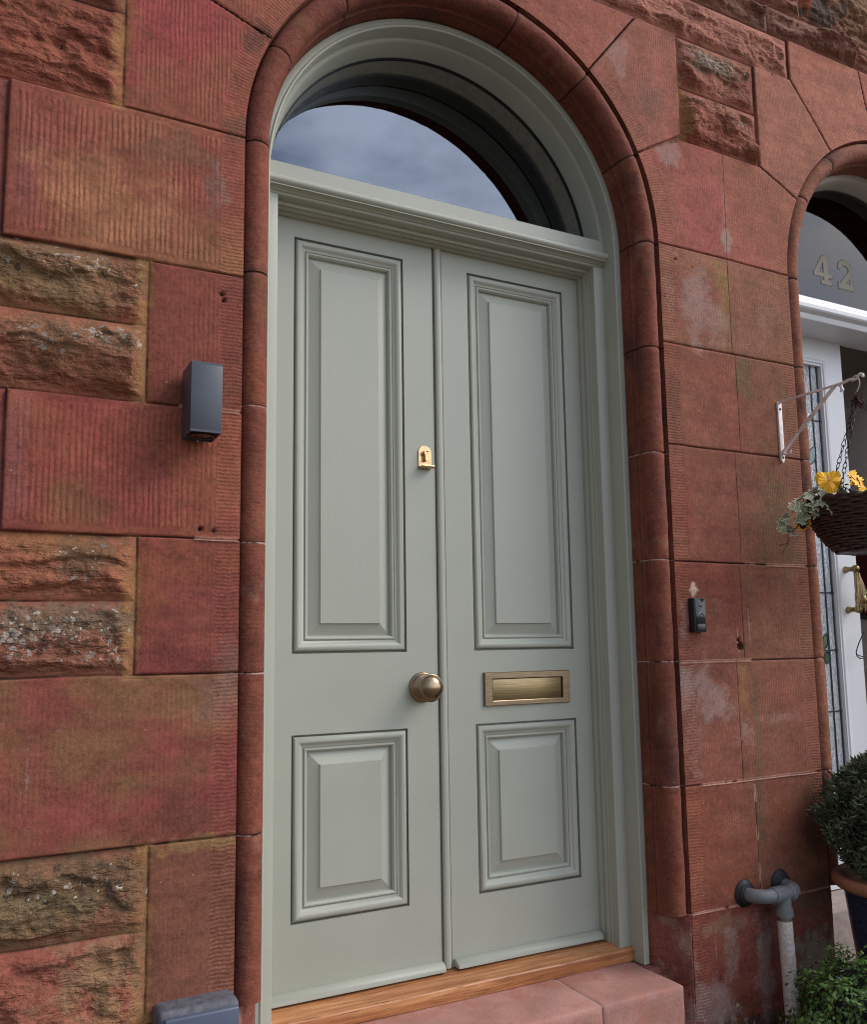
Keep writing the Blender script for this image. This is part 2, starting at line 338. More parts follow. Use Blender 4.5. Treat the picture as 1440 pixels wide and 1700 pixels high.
STONE = stone_material()
OAK = wood_material()
SAGE = mat('sage_green_paint', s2l(163, 164, 148), rough=.47, noise=.03, nscale=6, bump=.0004, bscale=160)
WHITE = mat('white_gloss_paint', s2l(203, 203, 204), rough=.35, noise=.02, nscale=9, bump=.0003, bscale=90)
CREAM = mat('old_cream_paint', s2l(176, 168, 156), rough=.55, noise=.06, nscale=14, bump=.0006, bscale=60)
BLACK = mat('black_rubber_and_shade', (.006, .006, .006), rough=.5)
DARK = mat('dark_interior', s2l(38, 33, 30), rough=.9)
ANTHRA = mat('anthracite_powder_coat', s2l(66, 69, 76), rough=.40, noise=.03, nscale=30, bump=.0001, bscale=900)
CHAR = mat('charcoal_inside', (.012, .012, .013), rough=.5)
ANTIQUE = brass_material('antique_brass', s2l(146, 128, 104), .34, (25, 25, 500), .22)
ANTIQUE_KNOB = brass_material('antique_brass_turned', s2l(146, 126, 102), .25, (14, 14, 14), .25)
GOLD = brass_material('polished_brass', s2l(206, 170, 124), .26, (60, 60, 60), .1)
GLASS = glass_material('window_glass', 2.25, (.82, .82, .78), gcol=(.82, .90, 1, 1))
GLASS42 = glass_material('old_fanlight_glass', 1.55, (.6, .6, .6), 0, gcol=(.72, .72, .72, 1))
LEADED = glass_material('hammered_glass', 1.7, (.8, .82, .82), bump=.006, bscale=75, opaque=s2l(182, 186, 188), opf=.86)
LEAD = mat('lead_came', s2l(46, 48, 52), rough=.5, metal=.4, noise=.2, nscale=60)
GREENGLASS = mat('green_stained_glass', s2l(16, 62, 36), rough=.12, spec=.6)
GREYGREEN = mat('pale_green_stained_glass', s2l(78, 100, 98), rough=.15, spec=.6)
PVC_GREY = mat('grey_plastic', s2l(116, 116, 116), rough=.42, noise=.1, nscale=60, bump=.0003, bscale=120)

# ------------------------------------------------------------------ numpy noise
class Perlin:
    def __init__(s, seed):
        rs = np.random.RandomState(seed); s.p = rs.permutation(512); a = rs.rand(512)*2*PI; s.g = np.stack([np.cos(a), np.sin(a)], 1)
    def __call__(s, x, y):
        xi = np.floor(x).astype(np.int64); yi = np.floor(y).astype(np.int64); xf = x-xi; yf = y-yi
        u = xf*xf*xf*(xf*(xf*6-15)+10); v = yf*yf*yf*(yf*(yf*6-15)+10)
        def gr(i, j, a, b):
            g = s.g[s.p[(s.p[i & 511] + j) & 511]]; return g[..., 0]*a + g[..., 1]*b
        n0 = gr(xi, yi, xf, yf)*(1-u) + gr(xi+1, yi, xf-1, yf)*u
        n1 = gr(xi, yi+1, xf, yf-1)*(1-u) + gr(xi+1, yi+1, xf-1, yf-1)*u
        return (n0*(1-v) + n1*v)*1.5
PER = [Perlin(i) for i in range(8)]
def fbm(x, y, sc, octv=4, seed=0, gain=.5):
    r = 0; a = 1; t = 0
    for o in range(octv):
        r = r + a*PER[(seed+o) % 8](x*sc*2**o + seed*13.7, y*sc*2**o - seed*7.1); t += a; a *= gain
    return r/t
def sstep(a, b, x): t = np.clip((x-a)/(b-a), 0, 1); return t*t*(3-2*t)
def mixc(c, col, m): return c*(1-m[:, None]) + np.asarray(col)[None, :]*m[:, None]

# ------------------------------------------------------------------ the stone front
WY = -0.24                     # wall face
HW = 0.655; ZS = 1.252         # opening half width (stone arris) and springing height
ARCH = (0.0, 1.885)            # centres of the two door openings
GZ = -1.22                     # ground
R1 = s2l(132, 74, 64); R2 = s2l(126, 66, 62); R3 = s2l(140, 84, 68); R4 = s2l(118, 72, 56); R5 = s2l(148, 86, 66); R6 = s2l(112, 60, 58)
BR = s2l(118, 86, 62); OL = s2l(114, 92, 66)
V_L, V_R = -0.84, 0.93
blocks = []
def B(poly, kind, c, c2=None, tv=0., per=.0125, bulge=.02, seed=0): blocks.append(dict(p=np.array(poly, float), k=kind, c=np.array(c), c2=np.array(c if c2 is None else c2), tv=tv, per=per, b=bulge, s=seed))
def BX(x0, x1, z0, z1, *a, **k): B([(x0, z0), (x1, z0), (x1, z1), (x0, z1)], *a, **k)
def add_course(z0, z1, xs, kinds, cols):
    for i in range(len(xs)-1): BX(xs[i], xs[i+1], z0, z1, kinds[i], cols[i % len(cols)], seed=int(z0*100) % 97+i)
# left of the green door
BX(-1.75, -.84, -1.22, -.905, 'r', R3, BR, bulge=.03, seed=1)
BX(-1.75, -.84, -.905, -.566, 'r', s2l(144, 80, 70), R3, bulge=.034, seed=2)
BX(-1.75, -.84, -.566, -.392, 'r', s2l(132, 86, 68), s2l(120, 92, 68), bulge=.032, seed=3)
BX(-.84, -.5, -1.22, -.751, 't', s2l(120, 76, 62), tv=.15, seed=4)
BX(-.84, -.5, -.751, -.392, 't', s2l(118, 74, 60), s2l(124, 78, 64), tv=.18, per=.010, seed=5)
BX(-1.30, -.5, -.392, -.037, 't', s2l(130, 66, 62), s2l(124, 88, 62), tv=.22, per=.011, seed=6)
BX(-1.75, -1.30, -.392, -.037, 'r', R3, seed=7)
BX(-.88, -.5, -.037, .263, 't', s2l(124, 62, 60), s2l(130, 72, 56), tv=.16, per=.010, seed=8)
BX(-1.75, -.88, -.037, .12, 'r', s2l(140, 92, 74), s2l(134, 84, 72), bulge=.034, seed=9)
BX(-1.75, -.88, .12, .263, 'r', s2l(146, 90, 72), s2l(150, 92, 68), bulge=.03, seed=10)
BX(-1.149, -.5, .263, .563, 't', s2l(136, 68, 62), s2l(142, 80, 62), tv=.95, seed=11)
BX(-1.75, -1.149, .263, .563, 'r', R2, seed=12)
BX(-.87, -.5, .563, .895, 't', s2l(128, 68, 58), s2l(118, 66, 56), tv=.5, per=.011, seed=13)
BX(-1.75, -.87, .563, .741, 'r', s2l(146, 88, 70), s2l(134, 94, 68), bulge=.038, seed=14)
BX(-1.75, -.87, .741, .895, 'r', s2l(140, 86, 66), s2l(128, 98, 68), bulge=.032, seed=15)
BX(-1.172, -.5, .895, 1.252, 't', s2l(138, 76, 64), s2l(140, 92, 66), tv=1.0, seed=16)
BX(-1.75, -1.172, .895, 1.252, 'r', R6, seed=17)
BX(-1.75, -.938, 1.252, 1.485, 'r', s2l(138, 76, 60), s2l(128, 68, 54), bulge=.028, seed=18)
BX(-1.75, -.938, 1.485, 1.72, 'r', R4, seed=19); BX(-1.75, -.938, 1.72, 2.006, 'r', R3, seed=20)
B([(-.938, 1.252), (-.3, 1.252), (-.3, 1.437), (-.938, 1.655)], 't', s2l(138, 80, 64), s2l(146, 66, 68), tv=.75, per=.0105, seed=21)
B([(-.938, 1.655), (-.3, 1.437), (-.15, 1.56), (-.52, 2.006), (-.938, 2.006)], 't', s2l(140, 80, 66), tv=.5, per=.010, seed=22)
B([(-.52, 2.006), (-.15, 1.56), (.0, 1.5), (.25, 1.567), (.602, 2.006)], 't', s2l(142, 82, 70), tv=.3, per=.008, seed=23)
# right of the green door
B([(.25, 1.567), (.45, 1.46), (.606, 1.55), (.773, 1.63), (.773, 2.006), (.602, 2.006)], 't', s2l(144, 86, 74), s2l(132, 82, 70), tv=.35, per=.0075, seed=24)
B([(.4, 1.35), (.45, 1.46), (.606, 1.55), (.773, 1.63), (.953, 1.63), (.947, 1.258), (.4, 1.258)], 't', s2l(146, 80, 74), s2l(134, 82, 68), tv=.3, per=.0075, seed=25)
BX(.773, 1.13, 1.822, 2.006, 'r', s2l(128, 72, 60), s2l(138, 86, 72), bulge=.026, seed=26)
BX(.773, 1.13, 1.63, 1.822, 'r', s2l(140, 80, 66), s2l(136, 92, 74), bulge=.026, seed=27)
BX(.45, 1.312, 2.006, 2.163, 'r', s2l(158, 104, 90), s2l(150, 96, 84), bulge=.022, seed=28)
BX(-.938, .45, 2.006, 2.163, 'r', s2l(140, 86, 72), bulge=.022, seed=29); BX(-1.75, -.938, 2.006, 2.163, 'r', R4, seed=30)
B([(.953, 1.63), (.947, 1.258), (1.6, 1.258), (1.6, 1.42), (1.13, 1.63)], 't', s2l(146, 84, 74), s2l(136, 84, 68), tv=.3, per=.0075, seed=31)
B([(1.13, 1.63), (1.6, 1.42), (1.75, 1.5), (1.312, 2.006), (1.13, 2.006)], 't', s2l(142, 90, 76), tv=.22, per=.007, seed=32)
B([(1.312, 2.006), (1.75, 1.5), (1.83, 1.55), (1.692, 2.163), (1.312, 2.163)], 't', s2l(152, 94, 80), tv=.2, per=.007, seed=33)
B([(1.692, 2.163), (1.83, 1.55), (1.94, 1.55), (2.08, 2.163)], 't', s2l(150, 90, 76), tv=.2, per=.007, seed=34)
B([(2.08, 2.163), (1.94, 1.55), (2.95, 1.55), (2.95, 2.163)], 't', s2l(146, 88, 74), tv=.2, per=.007, seed=35)
BX(2.2, 2.95, 1.258, 1.55, 't', R3, tv=.2, seed=36)
BX(.6, 1.222, 2.163, 2.272, 'r', s2l(112, 76, 62), bulge=.04, seed=37); BX(1.222, 1.692, 2.163, 2.278, 'r', s2l(116, 78, 66), bulge=.045, seed=38)
BX(1.692, 2.3, 2.163, 2.278, 'r', R4, seed=39); BX(2.3, 2.95, 2.163, 2.278, 'r', R3, seed=40); BX(-.4, .6, 2.163, 2.272, 'r', R4, seed=41); BX(-1.75, -.4, 2.163, 2.272, 'r', R3, seed=42)
BX(.8, 1.40, 2.272, 2.43, 'r', s2l(122, 78, 64), bulge=.035, seed=43); BX(1.40, 2.2, 2.278, 2.52, 'r', s2l(120, 80, 60), BR, bulge=.05, seed=44)
BX(2.2, 2.95, 2.278, 2.52, 'r', R4, seed=45); BX(-.5, .8, 2.272, 2.52, 'r', R4, seed=46); BX(-1.75, -.5, 2.272, 2.52, 'r', R3, seed=47)
BX(.8, 1.40, 2.43, 2.52, 'r', R4, seed=48); BX(-1.75, .5, 2.52, 2.76, 'r', R3, seed=49); BX(.5, 2.95, 2.52, 2.76, 'r', R4, seed=50)
rows = [(.937, 1.258, .945, s2l(136, 90, 72), s2l(130, 86, 68)), (.614, .937, .956, s2l(130, 72, 60), s2l(132, 80, 64)),
        (.257, .614, .93, s2l(126, 68, 58), s2l(118, 80, 62)), (-.043, .257, .92, s2l(128, 62, 52), s2l(108, 72, 58)),
        (-.399, -.043, .884, s2l(132, 78, 66), s2l(128, 78, 64)), (-.752, -.399, .93, s2l(138, 74, 58), s2l(112, 72, 56))]
for i, (a, b, xm, c, c2) in enumerate(rows):
    c, c2 = c*.75+c2*.25, c*.45+c2*.55
    BX(.4, xm, a, b, 't', c, s2l(132, 80, 66), tv=.28, per=.007, seed=60+i); BX(xm, 1.5, a, b, 't', c2, s2l(124, 80, 64), tv=.32, per=.0075, seed=70+i)
    BX(2.3, 2.95, a, b, 't', R3, tv=.3, seed=80+i)
BX(.4, 1.5, -1.22, -.752, 't', s2l(128, 66, 56), s2l(118, 74, 60), tv=.05, seed=90); BX(2.3, 2.95, -1.22, -.752, 't', R3, seed=91)

def axis_lines(a, b, step, extra):
    v = list(np.arange(a, b+step/2, step)); keep = []
    ex = sorted(set(round(e+d, 5) for e in extra for d in (-.0055, -.0026, -.0012, .0012, .0026, .0055)))
    v = [t for t in v if all(abs(t-e) > .0022 for e in ex)]
    return np.array(sorted(v+ex))
zl = sorted(set(round(float(t), 4) for b in blocks for t in b['p'][:, 1] if -1.2 < t < 2.3 and sum(abs(b['p'][:, 1]-t) < 1e-6) > 1))
xl = sorted(set(round(float(t), 4) for b in blocks for t in b['p'][:, 0] if -1.74 < t < 1.8 and abs(t) > .66 and sum(abs(b['p'][:, 0]-t) < 1e-6) > 1))
STEP = .0045
X1, Z1 = axis_lines(-1.75, 2.95, STEP, xl), axis_lines(GZ, 2.76, STEP, zl)
nx, nz = len(X1), len(Z1)
GX, GZZ = np.meshgrid(X1, Z1)               # rows along z
x = GX.ravel(); z = GZZ.ravel(); nv = x.size
def open_sd(x, z, c): return np.where(z < ZS, np.abs(x-c), np.hypot(x-c, np.maximum(z-ZS, 0))) - HW
sds = [open_sd(x, z, c) for c in ARCH]; sdm = np.minimum(*sds)
lich = np.zeros((nv, 4)); lich[:, 3] = 1; h = np.full(nv, -.006); base = np.tile(R4, (nv, 1)); tool = np.zeros((nv, 4)); tool[:, 3] = 1; ph = np.zeros((nv, 3)); ph[:, 2] = 1.0
edge = np.full(nv, 9.); rockmask = np.zeros(nv, bool)
for bk in blocks:
    p = bk['p']; n = len(p)
    area = .5*sum(p[i-1, 0]*p[i, 1]-p[i, 0]*p[i-1, 1] for i in range(n))
    if area < 0: p = p[::-1]
    ix0, ix1 = np.searchsorted(X1, p[:, 0].min()-1e-6), np.searchsorted(X1, p[:, 0].max()+1e-6)
    iz0, iz1 = np.searchsorted(Z1, p[:, 1].min()-1e-6), np.searchsorted(Z1, p[:, 1].max()+1e-6)
    idx = (np.arange(iz0, iz1)[:, None]*nx + np.arange(ix0, ix1)[None, :]).ravel()
    if idx.size == 0: continue
    bx, bz = x[idx], z[idx]; d = np.full(idx.size, 9.); sl = np.full(idx.size, 1.); dlim = []
    for i in range(n):
        a, b = p[i-1], p[i]; t = b-a; ln = np.hypot(*t); t = t/ln; nrm = np.array([-t[1], t[0]])
        dd = (bx-a[0])*nrm[0] + (bz-a[1])*nrm[1]
        if bk['k'] == 't' and abs(t[0]) < .02 and .87 < a[0] < .97 and a[1] < 1.7:
            dlim.append(dd); m = (np.abs(dd)+.0018) < np.abs(sl); sl[m] = np.clip((np.abs(dd[m])+.0018)*(1 if nrm[0] > 0 else -1), -.05, .05); continue
        d = np.minimum(d, dd)
        if abs(t[0]) > .02 and abs(t[1]) > .02:
            sg_ = 1 if nrm[0] > 0 else -1; m = np.abs(dd) < np.abs(sl); sl[m] = np.clip(dd[m]*sg_, -.05, .05)
    ins = d >= -1e-7
    for q_ in dlim: ins &= q_ >= -1e-7
    idx, bx, bz, d, sl = idx[ins], bx[ins], bz[ins], d[ins], sl[ins]
    if idx.size == 0: continue
    s = bk['s']
    edge[idx] = d
    lowf = fbm(bx, bz, 3.2, 4, s % 7); bed = fbm(bx*.35 + bz*.12, bz, 14, 4, (s+3) % 7)
    cm = sstep(-.25, .35, lowf + .5*bed)
    c = bk['c'][None, :]*(1-cm[:, None]) + bk['c2'][None, :]*cm[:, None]
    c = c*(1 + .16*fbm(bx, bz, 11, 4, (s+1) % 7) + .10*bed)[:, None]
    if bk['k'] == 't' and bk['tv'] < .29: c = c*(1 + .30*fbm(bx*.10+bz*.06, bz, 26, 5, (s+2) % 7, .7))[:, None]
    if bk['k'] == 't':
        hh = -.0065*(1-sstep(.0011, .0030, d)) + .0012*fbm(bx, bz, 8, 3, s % 7) - .0006*(1-sstep(.002, .006, d))
        # smooth drafted margins round the tooled field
        fld = sstep(.016, .026, d + .006*fbm(bx, bz, 25, 2, 2))
        hh += .0006*bk['tv']*fld
        tvv = bk['tv']*fld
        marg = np.zeros(idx.size); pm = np.zeros(idx.size)
        for ci, cc in enumerate(ARCH):
            sdd = sds[ci][idx]; mm = 1-sstep(.052, .060, sdd + .003*fbm(bx, bz, 60, 1, 3))
            ang = np.arctan2(bz-ZS, bx-cc); pc = np.where(bz < ZS, bz, ZS + np.where(bx > cc, ang, PI-ang)*.69)
            marg = np.maximum(marg, mm); pm = np.where(mm > 0.001, pc/.0088, pm)
        tvv = tvv*(1-marg)
        tool[idx, 0] = tvv; tool[idx, 1] = marg*(.75 + .5*lowf)
        ph[idx, 0] = bx/bk['per']; ph[idx, 1] = pm
        hh -= .001*marg
    else:
        wx = bx + .030*fbm(bx, bz, 6, 3, s % 7); wz = bz + .022*fbm(bx, bz, 7, 3, (s+2) % 7)
        rs = np.random.RandomState(100+s); x0, x1, z0, z1 = p[:, 0].min(), p[:, 0].max(), p[:, 1].min(), p[:, 1].max()
        npl = max(8, int((x1-x0)*26)); hf = np.full(idx.size, 9.)
        for k in range(npl):
            px, pz = rs.uniform(x0, x1), rs.uniform(z0, z1); gx, gz = rs.uniform(-.34, .34), rs.uniform(-.55, .5)
            hf = np.minimum(hf, rs.uniform(.45, .85)*bk['b'] + gx*(wx-px) + gz*(wz-pz) + .10*np.abs(wx-px)*0 + ((wx-px)**2)*.9)
        hf = np.clip(hf, -.012, bk['b']*1.5)
        tt = wz*11 + .25*wx*4 + 1.3*fbm(bx*.5, bz, 5, 4, (s+4) % 7); saw = tt-np.floor(tt)
        ledge = (np.where(saw > .10, (saw-.10)/.90, 1-saw/.10)  )*.010*(0.4 + 1.2*np.clip(fbm(bx, bz, 4, 2, (s+5) % 7)+.35, 0, 1))
        rdg = np.abs(fbm(bx*.6+bz*.2, bz, 13, 4, (s+1) % 7, .55)); hr = hf + (.013-ledge) +   .010*fbm(bx, bz, 18, 5, (s+2) % 7, .68) - .009*(.25-np.minimum(rdg, .25))/.25*sstep(-.1, .3, fbm(bx, bz, 5, 2, (s+6) % 7))
        env = sstep(.002, .038, d + .010*fbm(bx, bz, 20, 3, 4))
        hh = -.009 + (hr+.013)*env*1.15 - .004*(1-sstep(.001, .004, d))
        tool[idx, 2] = sstep(.004, .03, d)
    jm = (1-sstep(.0012, .0024, d))*(.35 + .65*sstep(-.15, .1, fbm(bx, bz, 6, 3, 5)))
    c = mixc(c, s2l(52, 30, 26), jm*.85)
    h[idx] = hh; base[idx] = c; ph[idx, 2] = np.where(np.abs(sl) < .049, sl, 1.0)
    if bk['k'] == 'r': rockmask[idx] = True

# --- stains, lichen, old pointing: real marks on the stone
def patch(cx, cz, rx, rz, col, amt, sc=18, sharp=.35, seed=1, cond=None):
    global base
    d = np.hypot((x-cx)/rx, (z-cz)/rz); m = d < 1.6
    if cond is not None: m &= cond
    i = np.where(m)[0]
    if i.size == 0: return
    nn = fbm(x[i], z[i], sc, 5, seed, .62)
    k = sstep(0, sharp, (1-d[i])*.9 + nn*1.1)*amt
    base[i] = mixc(base[i], col, np.clip(k, 0, 1))
PALE = s2l(168, 146, 138); GREYL = s2l(150, 142, 130); LICH = s2l(196, 190, 178); DARKL = s2l(66, 58, 50); OCH = s2l(150, 112, 66); GRN = s2l(76, 84, 62); SOOT = s2l(72, 48, 44); PINK = s2l(150, 92, 96)
for (vx, a, b) in ((-.87, .563, .895), (-.88, -.037, .263), (-.84, -1.22, -.392), (-.938, 1.252, 1.6)):
    i = np.where((x > vx-.045) & (x < vx+.03) & (z > a-.01) & (z < b+.005))[0]
    w = sstep(.030, .008, np.abs(x[i]-vx+.010)+.012*fbm(x[i], z[i], 22, 4, 3))
    base[i] = mixc(base[i], OCH, w*(.15 + .6*sstep(-.2, .3, .6*fbm(x[i], z[i], 50, 3, 2)+.8*fbm(x[i], z[i], 7, 3, 4))))
    h[i] = h[i]*(1-w*.75) - .003*w
rk = rockmask
patch(-1.05, .85, .30, .09, s2l(114, 96, 72), .5, 16, .5, 1, rk); patch(-1.02, .69, .26, .05, s2l(116, 94, 72), .55, 18, .5, 2, rk)
patch(-1.05, .245, .16, .04, OCH, .4, 20, .5, 2, rk); patch(-.98, .22, .1, .05, s2l(112, 92, 70), .6, 22, .4, 4, rk)
patch(-1.05, .075, .24, .05, s2l(116, 98, 82), .85, 20, .4, 5, rk); patch(-1.0, -.46, .26, .075, s2l(104, 88, 66), .65, 14, .5, 6, rk); patch(-1.05, -.5, .2, .05, s2l(116, 104, 78), .6, 18, .4, 2, rk)
patch(-.93, -.62, .12, .09, s2l(140, 116, 88), .7, 18, .5, 3, rk); patch(-.9, -.85, .08, .3, s2l(136, 108, 78), .6, 18, .5, 3, rk)
def crustp(ch, cx, cz, rx, rz, amt, sc=14, seed=1, cond=None):
    d = np.hypot((x-cx)/rx, (z-cz)/rz); m = d < 1.8
    if cond is not None: m &= cond
    i = np.where(m)[0]
    if i.size == 0: return
    k = sstep(-.25, .75, (1-d[i]) + .9*fbm(x[i], z[i], sc, 4, seed))*amt
    lich[i, ch] = np.maximum(lich[i, ch], np.clip(k, 0, 1))
rs = np.random.RandomState(5)
def lichens(cx, cz, rx, rz, n, cols, r0=.004, r1=.014):
    for k in range(n):
        px, pz = cx+rs.normal()*rx*.5, cz+rs.normal()*rz*.5
        patch(px, pz, rs.uniform(r0, r1), rs.uniform(r0, r1)*.9, cols[rs.randint(len(cols))], rs.uniform(.6, .95), 70, .25, rs.randint(7))
crustp(0, -1.08, .045, .14, .05, .75, 14, 1, rk); crustp(1, -1.07, .045, .15, .06, .8, 14, 2, rk); crustp(0, -.93, .045, .09, .05, .35, 18, 3, rk); crustp(1, -.94, .045, .08, .05, .35, 18, 4, rk)
crustp(0, -.95, .70, .09, .03, .55, 18, 5, rk); crustp(1, -.97, .69, .10, .03, .35, 18, 1, rk); crustp(0, -1.12, .68, .07, .035, .3, 18, 2, rk); crustp(0, -1.05, .86, .22, .04, .28, 16, 3, rk); crustp(1, -1.05, .85, .22, .05, .18, 16, 3, rk)
crustp(0, -.97, -.46, .14, .05, .25, 16, 4, rk); crustp(1, -.99, -.46, .18, .06, .3, 16, 5, rk); crustp(0, -.98, .21, .09, .05, .16, 16, 5, rk)
crustp(0, .93, 1.95, .13, .03, .95, 26, 1, rk); crustp(0, 1.0, 1.765, .10, .018, .85, 30, 2, rk); crustp(0, .82, 1.775, .03, .02, .7, 20, 3, rk); crustp(0, .75, -1.09, .12, .07, .5, 16, 2); crustp(1, .75, -1.09, .14, .08, .4, 16, 3)
patch(.93, 1.945, .16, .05, s2l(100, 94, 80), .7, 26, .4, 2, rk); patch(.79, 1.72, .03, .12, OCH, .6, 20, .4, 3)
crustp(2, .515, 1.86, .07, .12, .7, 14, 4); crustp(2, .72, 1.565, .08, .06, .8, 20, 5); patch(.62, 1.72, .08, .14, s2l(104, 78, 70), .55, 9, .6, 6)
crustp(2, .95, 1.33, .028, .12, .95, 20, 1); crustp(2, .95, 1.47, .014, .12, .6, 20, 1)
crustp(2, .80, 1.10, .08, .19, .80, 9, 2); crustp(2, .86, 1.03, .12, .13, .72, 12, 3); crustp(2, 1.0, 1.0, .22, .09, .45, 8, 5); crustp(2, .75, .80, .08, .12, .35, 8, 1); crustp(2, 1.05, -.02, .12, .25, .3, 8, 4); patch(.92, 1.12, .04, .18, s2l(132, 108, 62), .6, 16, .5, 4); crustp(2, 1.12, 1.08, .07, .15, .5, 14, 5)
crustp(2, .69, 1.1, .035, .14, .55, 16, 6)
patch(.99, .86, .05, .10, s2l(92, 88, 58), .55, 12, .6, 1); patch(1.12, .42, .11, .26, s2l(98, 80, 54), .65, 6, .7, 2); patch(1.12, .1, .1, .2, s2l(100, 72, 54), .5, 6, .7, 3)
crustp(2, .685, .09, .035, .10, .7, 20, 4); patch(.725, .175, .018, .022, s2l(198, 176, 164), .95, 50, .3, 5)
crustp(2, .73, -.13, .11, .12, .95, 10, 6); crustp(2, .70, -.26, .05, .17, .6, 14, 1); crustp(2, .83, -.19, .09, .05, .6, 16, 2); crustp(2, .90, -.26, .06, .07, .65, 14, 3); crustp(2, 1.06, -.225, .17, .025, .6, 24, 4)
patch(.905, -.12, .025, .1, OCH, .5, 18, .5, 5)
i = np.where((np.abs(x-.952-.012*(z+.4)) < .03) & (z > -.72) & (z < -.02))[0]       # green run-off streak
m = sstep(.011, .004, np.abs(x[i]-.952-.012*(z[i]+.4)+.004*fbm(x[i], z[i], 9, 2, 1)))*sstep(-.70, -.55, z[i])*sstep(-.05, -.18, z[i]); base[i] = mixc(base[i], s2l(82, 90, 70), m*.55)
patch(1.15, -.96, .13, .11, s2l(136, 126, 112), .9, 30, .45, 2); crustp(2, .93, -.95, .05, .22, .9, 12, 3); crustp(2, .72, -1.0, .1, .16, .95, 12, 4); crustp(2, .80, -.88, .05, .1, .7, 14, 2)
for (px, za, zb, wd) in ((.897, -.03, .10, .003), (.947, .0, .13, .0035), (.912, .06, .15, .0028), (.74, -.95, -.80, .003), (.79, -1.0, -.84, .004)): crustp(2, px, (za+zb)/2, wd, (zb-za)/1.6, .95, 30, 2)
patch(.86, -1.12, .2, .07, s2l(66, 56, 50), .8, 14, .5, 3); patch(.80, -.92, .10, .05, s2l(122, 54, 42), .6, 10, .5, 2); patch(1.22, -1.0, .03, .2, s2l(70, 46, 40), .6, 10, .5, 4)
patch(.68, .75, .03, .2, s2l(84, 54, 46), .5, 8, .6, 5); patch(.70, .40, .05, .14, s2l(132, 66, 54), .4, 8, .6, 1); patch(1.17, .80, .05, .14, s2l(108, 80, 60), .5, 10, .6, 3); patch(1.17, -.55, .05, .16, s2l(84, 58, 46), .6, 8, .6, 4); crustp(2, 1.15, -.96, .13, .12, .7, 10, 2); patch(.78, -.80, .14, .03, s2l(128, 98, 82), .7, 26, .4, 5); patch(1.12, -.775, .1, .03, s2l(100, 80, 68), .7, 20, .4, 6)
lichens(.75, -1.08, .1, .06, 22, [LICH, s2l(176, 152, 142)]); patch(.95, -.86, .06, .1, s2l(70, 52, 46), .6, 16, .5, 1)
patch(1.5, 2.36, .15, .10, s2l(58, 50, 46), .9, 14, .5, 1); patch(1.43, 2.38, .035, .1, s2l(158, 84, 56), .8, 14, .4, 2)
# left tooled blocks
patch(-.80, 1.44, .09, .16, s2l(146, 72, 66), .5, 5, .7, 1); patch(-1.13, 1.08, .05, .16, s2l(142, 82, 82), .55, 6, .6, 2); patch(-.98, 1.02, .17, .13, s2l(158, 108, 78), .65, 9, .5, 3); patch(-.82, 1.18, .1, .05, s2l(122, 92, 70), .55, 12, .5, 4); patch(-.72, 1.10, .03, .07, s2l(134, 112, 106), .5, 24, .5, 5)
patch(-1.13, .44, .03, .16, s2l(140, 88, 88), .5, 8, .6, 2); patch(-1.02, .33, .11, .05, s2l(124, 88, 60), .65, 8, .6, 6); patch(-.98, .47, .15, .08, s2l(156, 82, 68), .5, 9, .6, 1); patch(-.66, -.02, .07, .06, s2l(130, 106, 104), .4, 18, .5, 1)
patch(-1.0, -.22, .16, .12, s2l(122, 92, 62), .7, 5, .7, 2); patch(-.75, -.33, .12, .06, s2l(98, 62, 54), .5, 8, .6, 3); patch(-.72, -.40, .16, .02, s2l(140, 112, 72), .7, 30, .4, 4); patch(-.70, -.1, .06, .08, s2l(136, 104, 98), .4, 18, .5, 5)
crustp(2, -1.078, -.25, .006, .13, .62, 30, 3); crustp(2, -1.088, -.30, .004, .10, .6, 30, 4); crustp(2, -1.03, -.145, .03, .004, .5, 40, 2); patch(-.66, 1.27, .09, .05, s2l(96, 68, 58), .6, 14, .5, 2); patch(-.63, 1.53, .05, .05, s2l(88, 58, 50), .7, 16, .5, 2)
# fresh pink pointing along some beds
for (a, b, zz) in ((-.80, -.66, .563), (-.76, -.66, .263), (.7, 1.22, -.399), (.66, .86, -.752), (1.05, 1.23, -.752), (.66, .95, -.043), (.95, 1.22, .257)):
    i = np.where((x > a) & (x < b) & (np.abs(z-zz) < .0035))[0]
    m = sstep(-.42, -.12, fbm(x[i], z[i]*0+zz, 14, 4, 2, .7)); base[i] = mixc(base[i], s2l(204, 160, 150), m*.85); h[i] += .004*m
i = np.where((np.abs(x-.93) < .0035) & (z > -.73) & (z < -.41))[0]; base[i] = mixc(base[i], s2l(204, 170, 156), .7*sstep(-.1, .1, fbm(x[i], z[i], 20, 2, 1)))
# a few drilled and broken holes
for (px, pz, r) in ((-.705, .845, .006), (-.70, .83, .005), (-.745, .285, .006), (-.715, .283, .005), (.905, .0, .014), (.90, .02, .008), (-1.07, 1.36, .004), (.72, 1.215, .005), (.79, 1.20, .004), (1.22, 2.0, .004)):
    dd = np.hypot(x-px, z-pz); h -= .012*(1-sstep(r*.5, r, dd)); i = dd < r; base[i] *= .3
base[(x > .3) & (z > 1.2)] *= 1.13; lum = base @ np.array([.3, .55, .15]); base = (base*.89 + lum[:, None]*.11)*np.array([1.05, .94, .79]); base = np.clip(base, .004, .9)

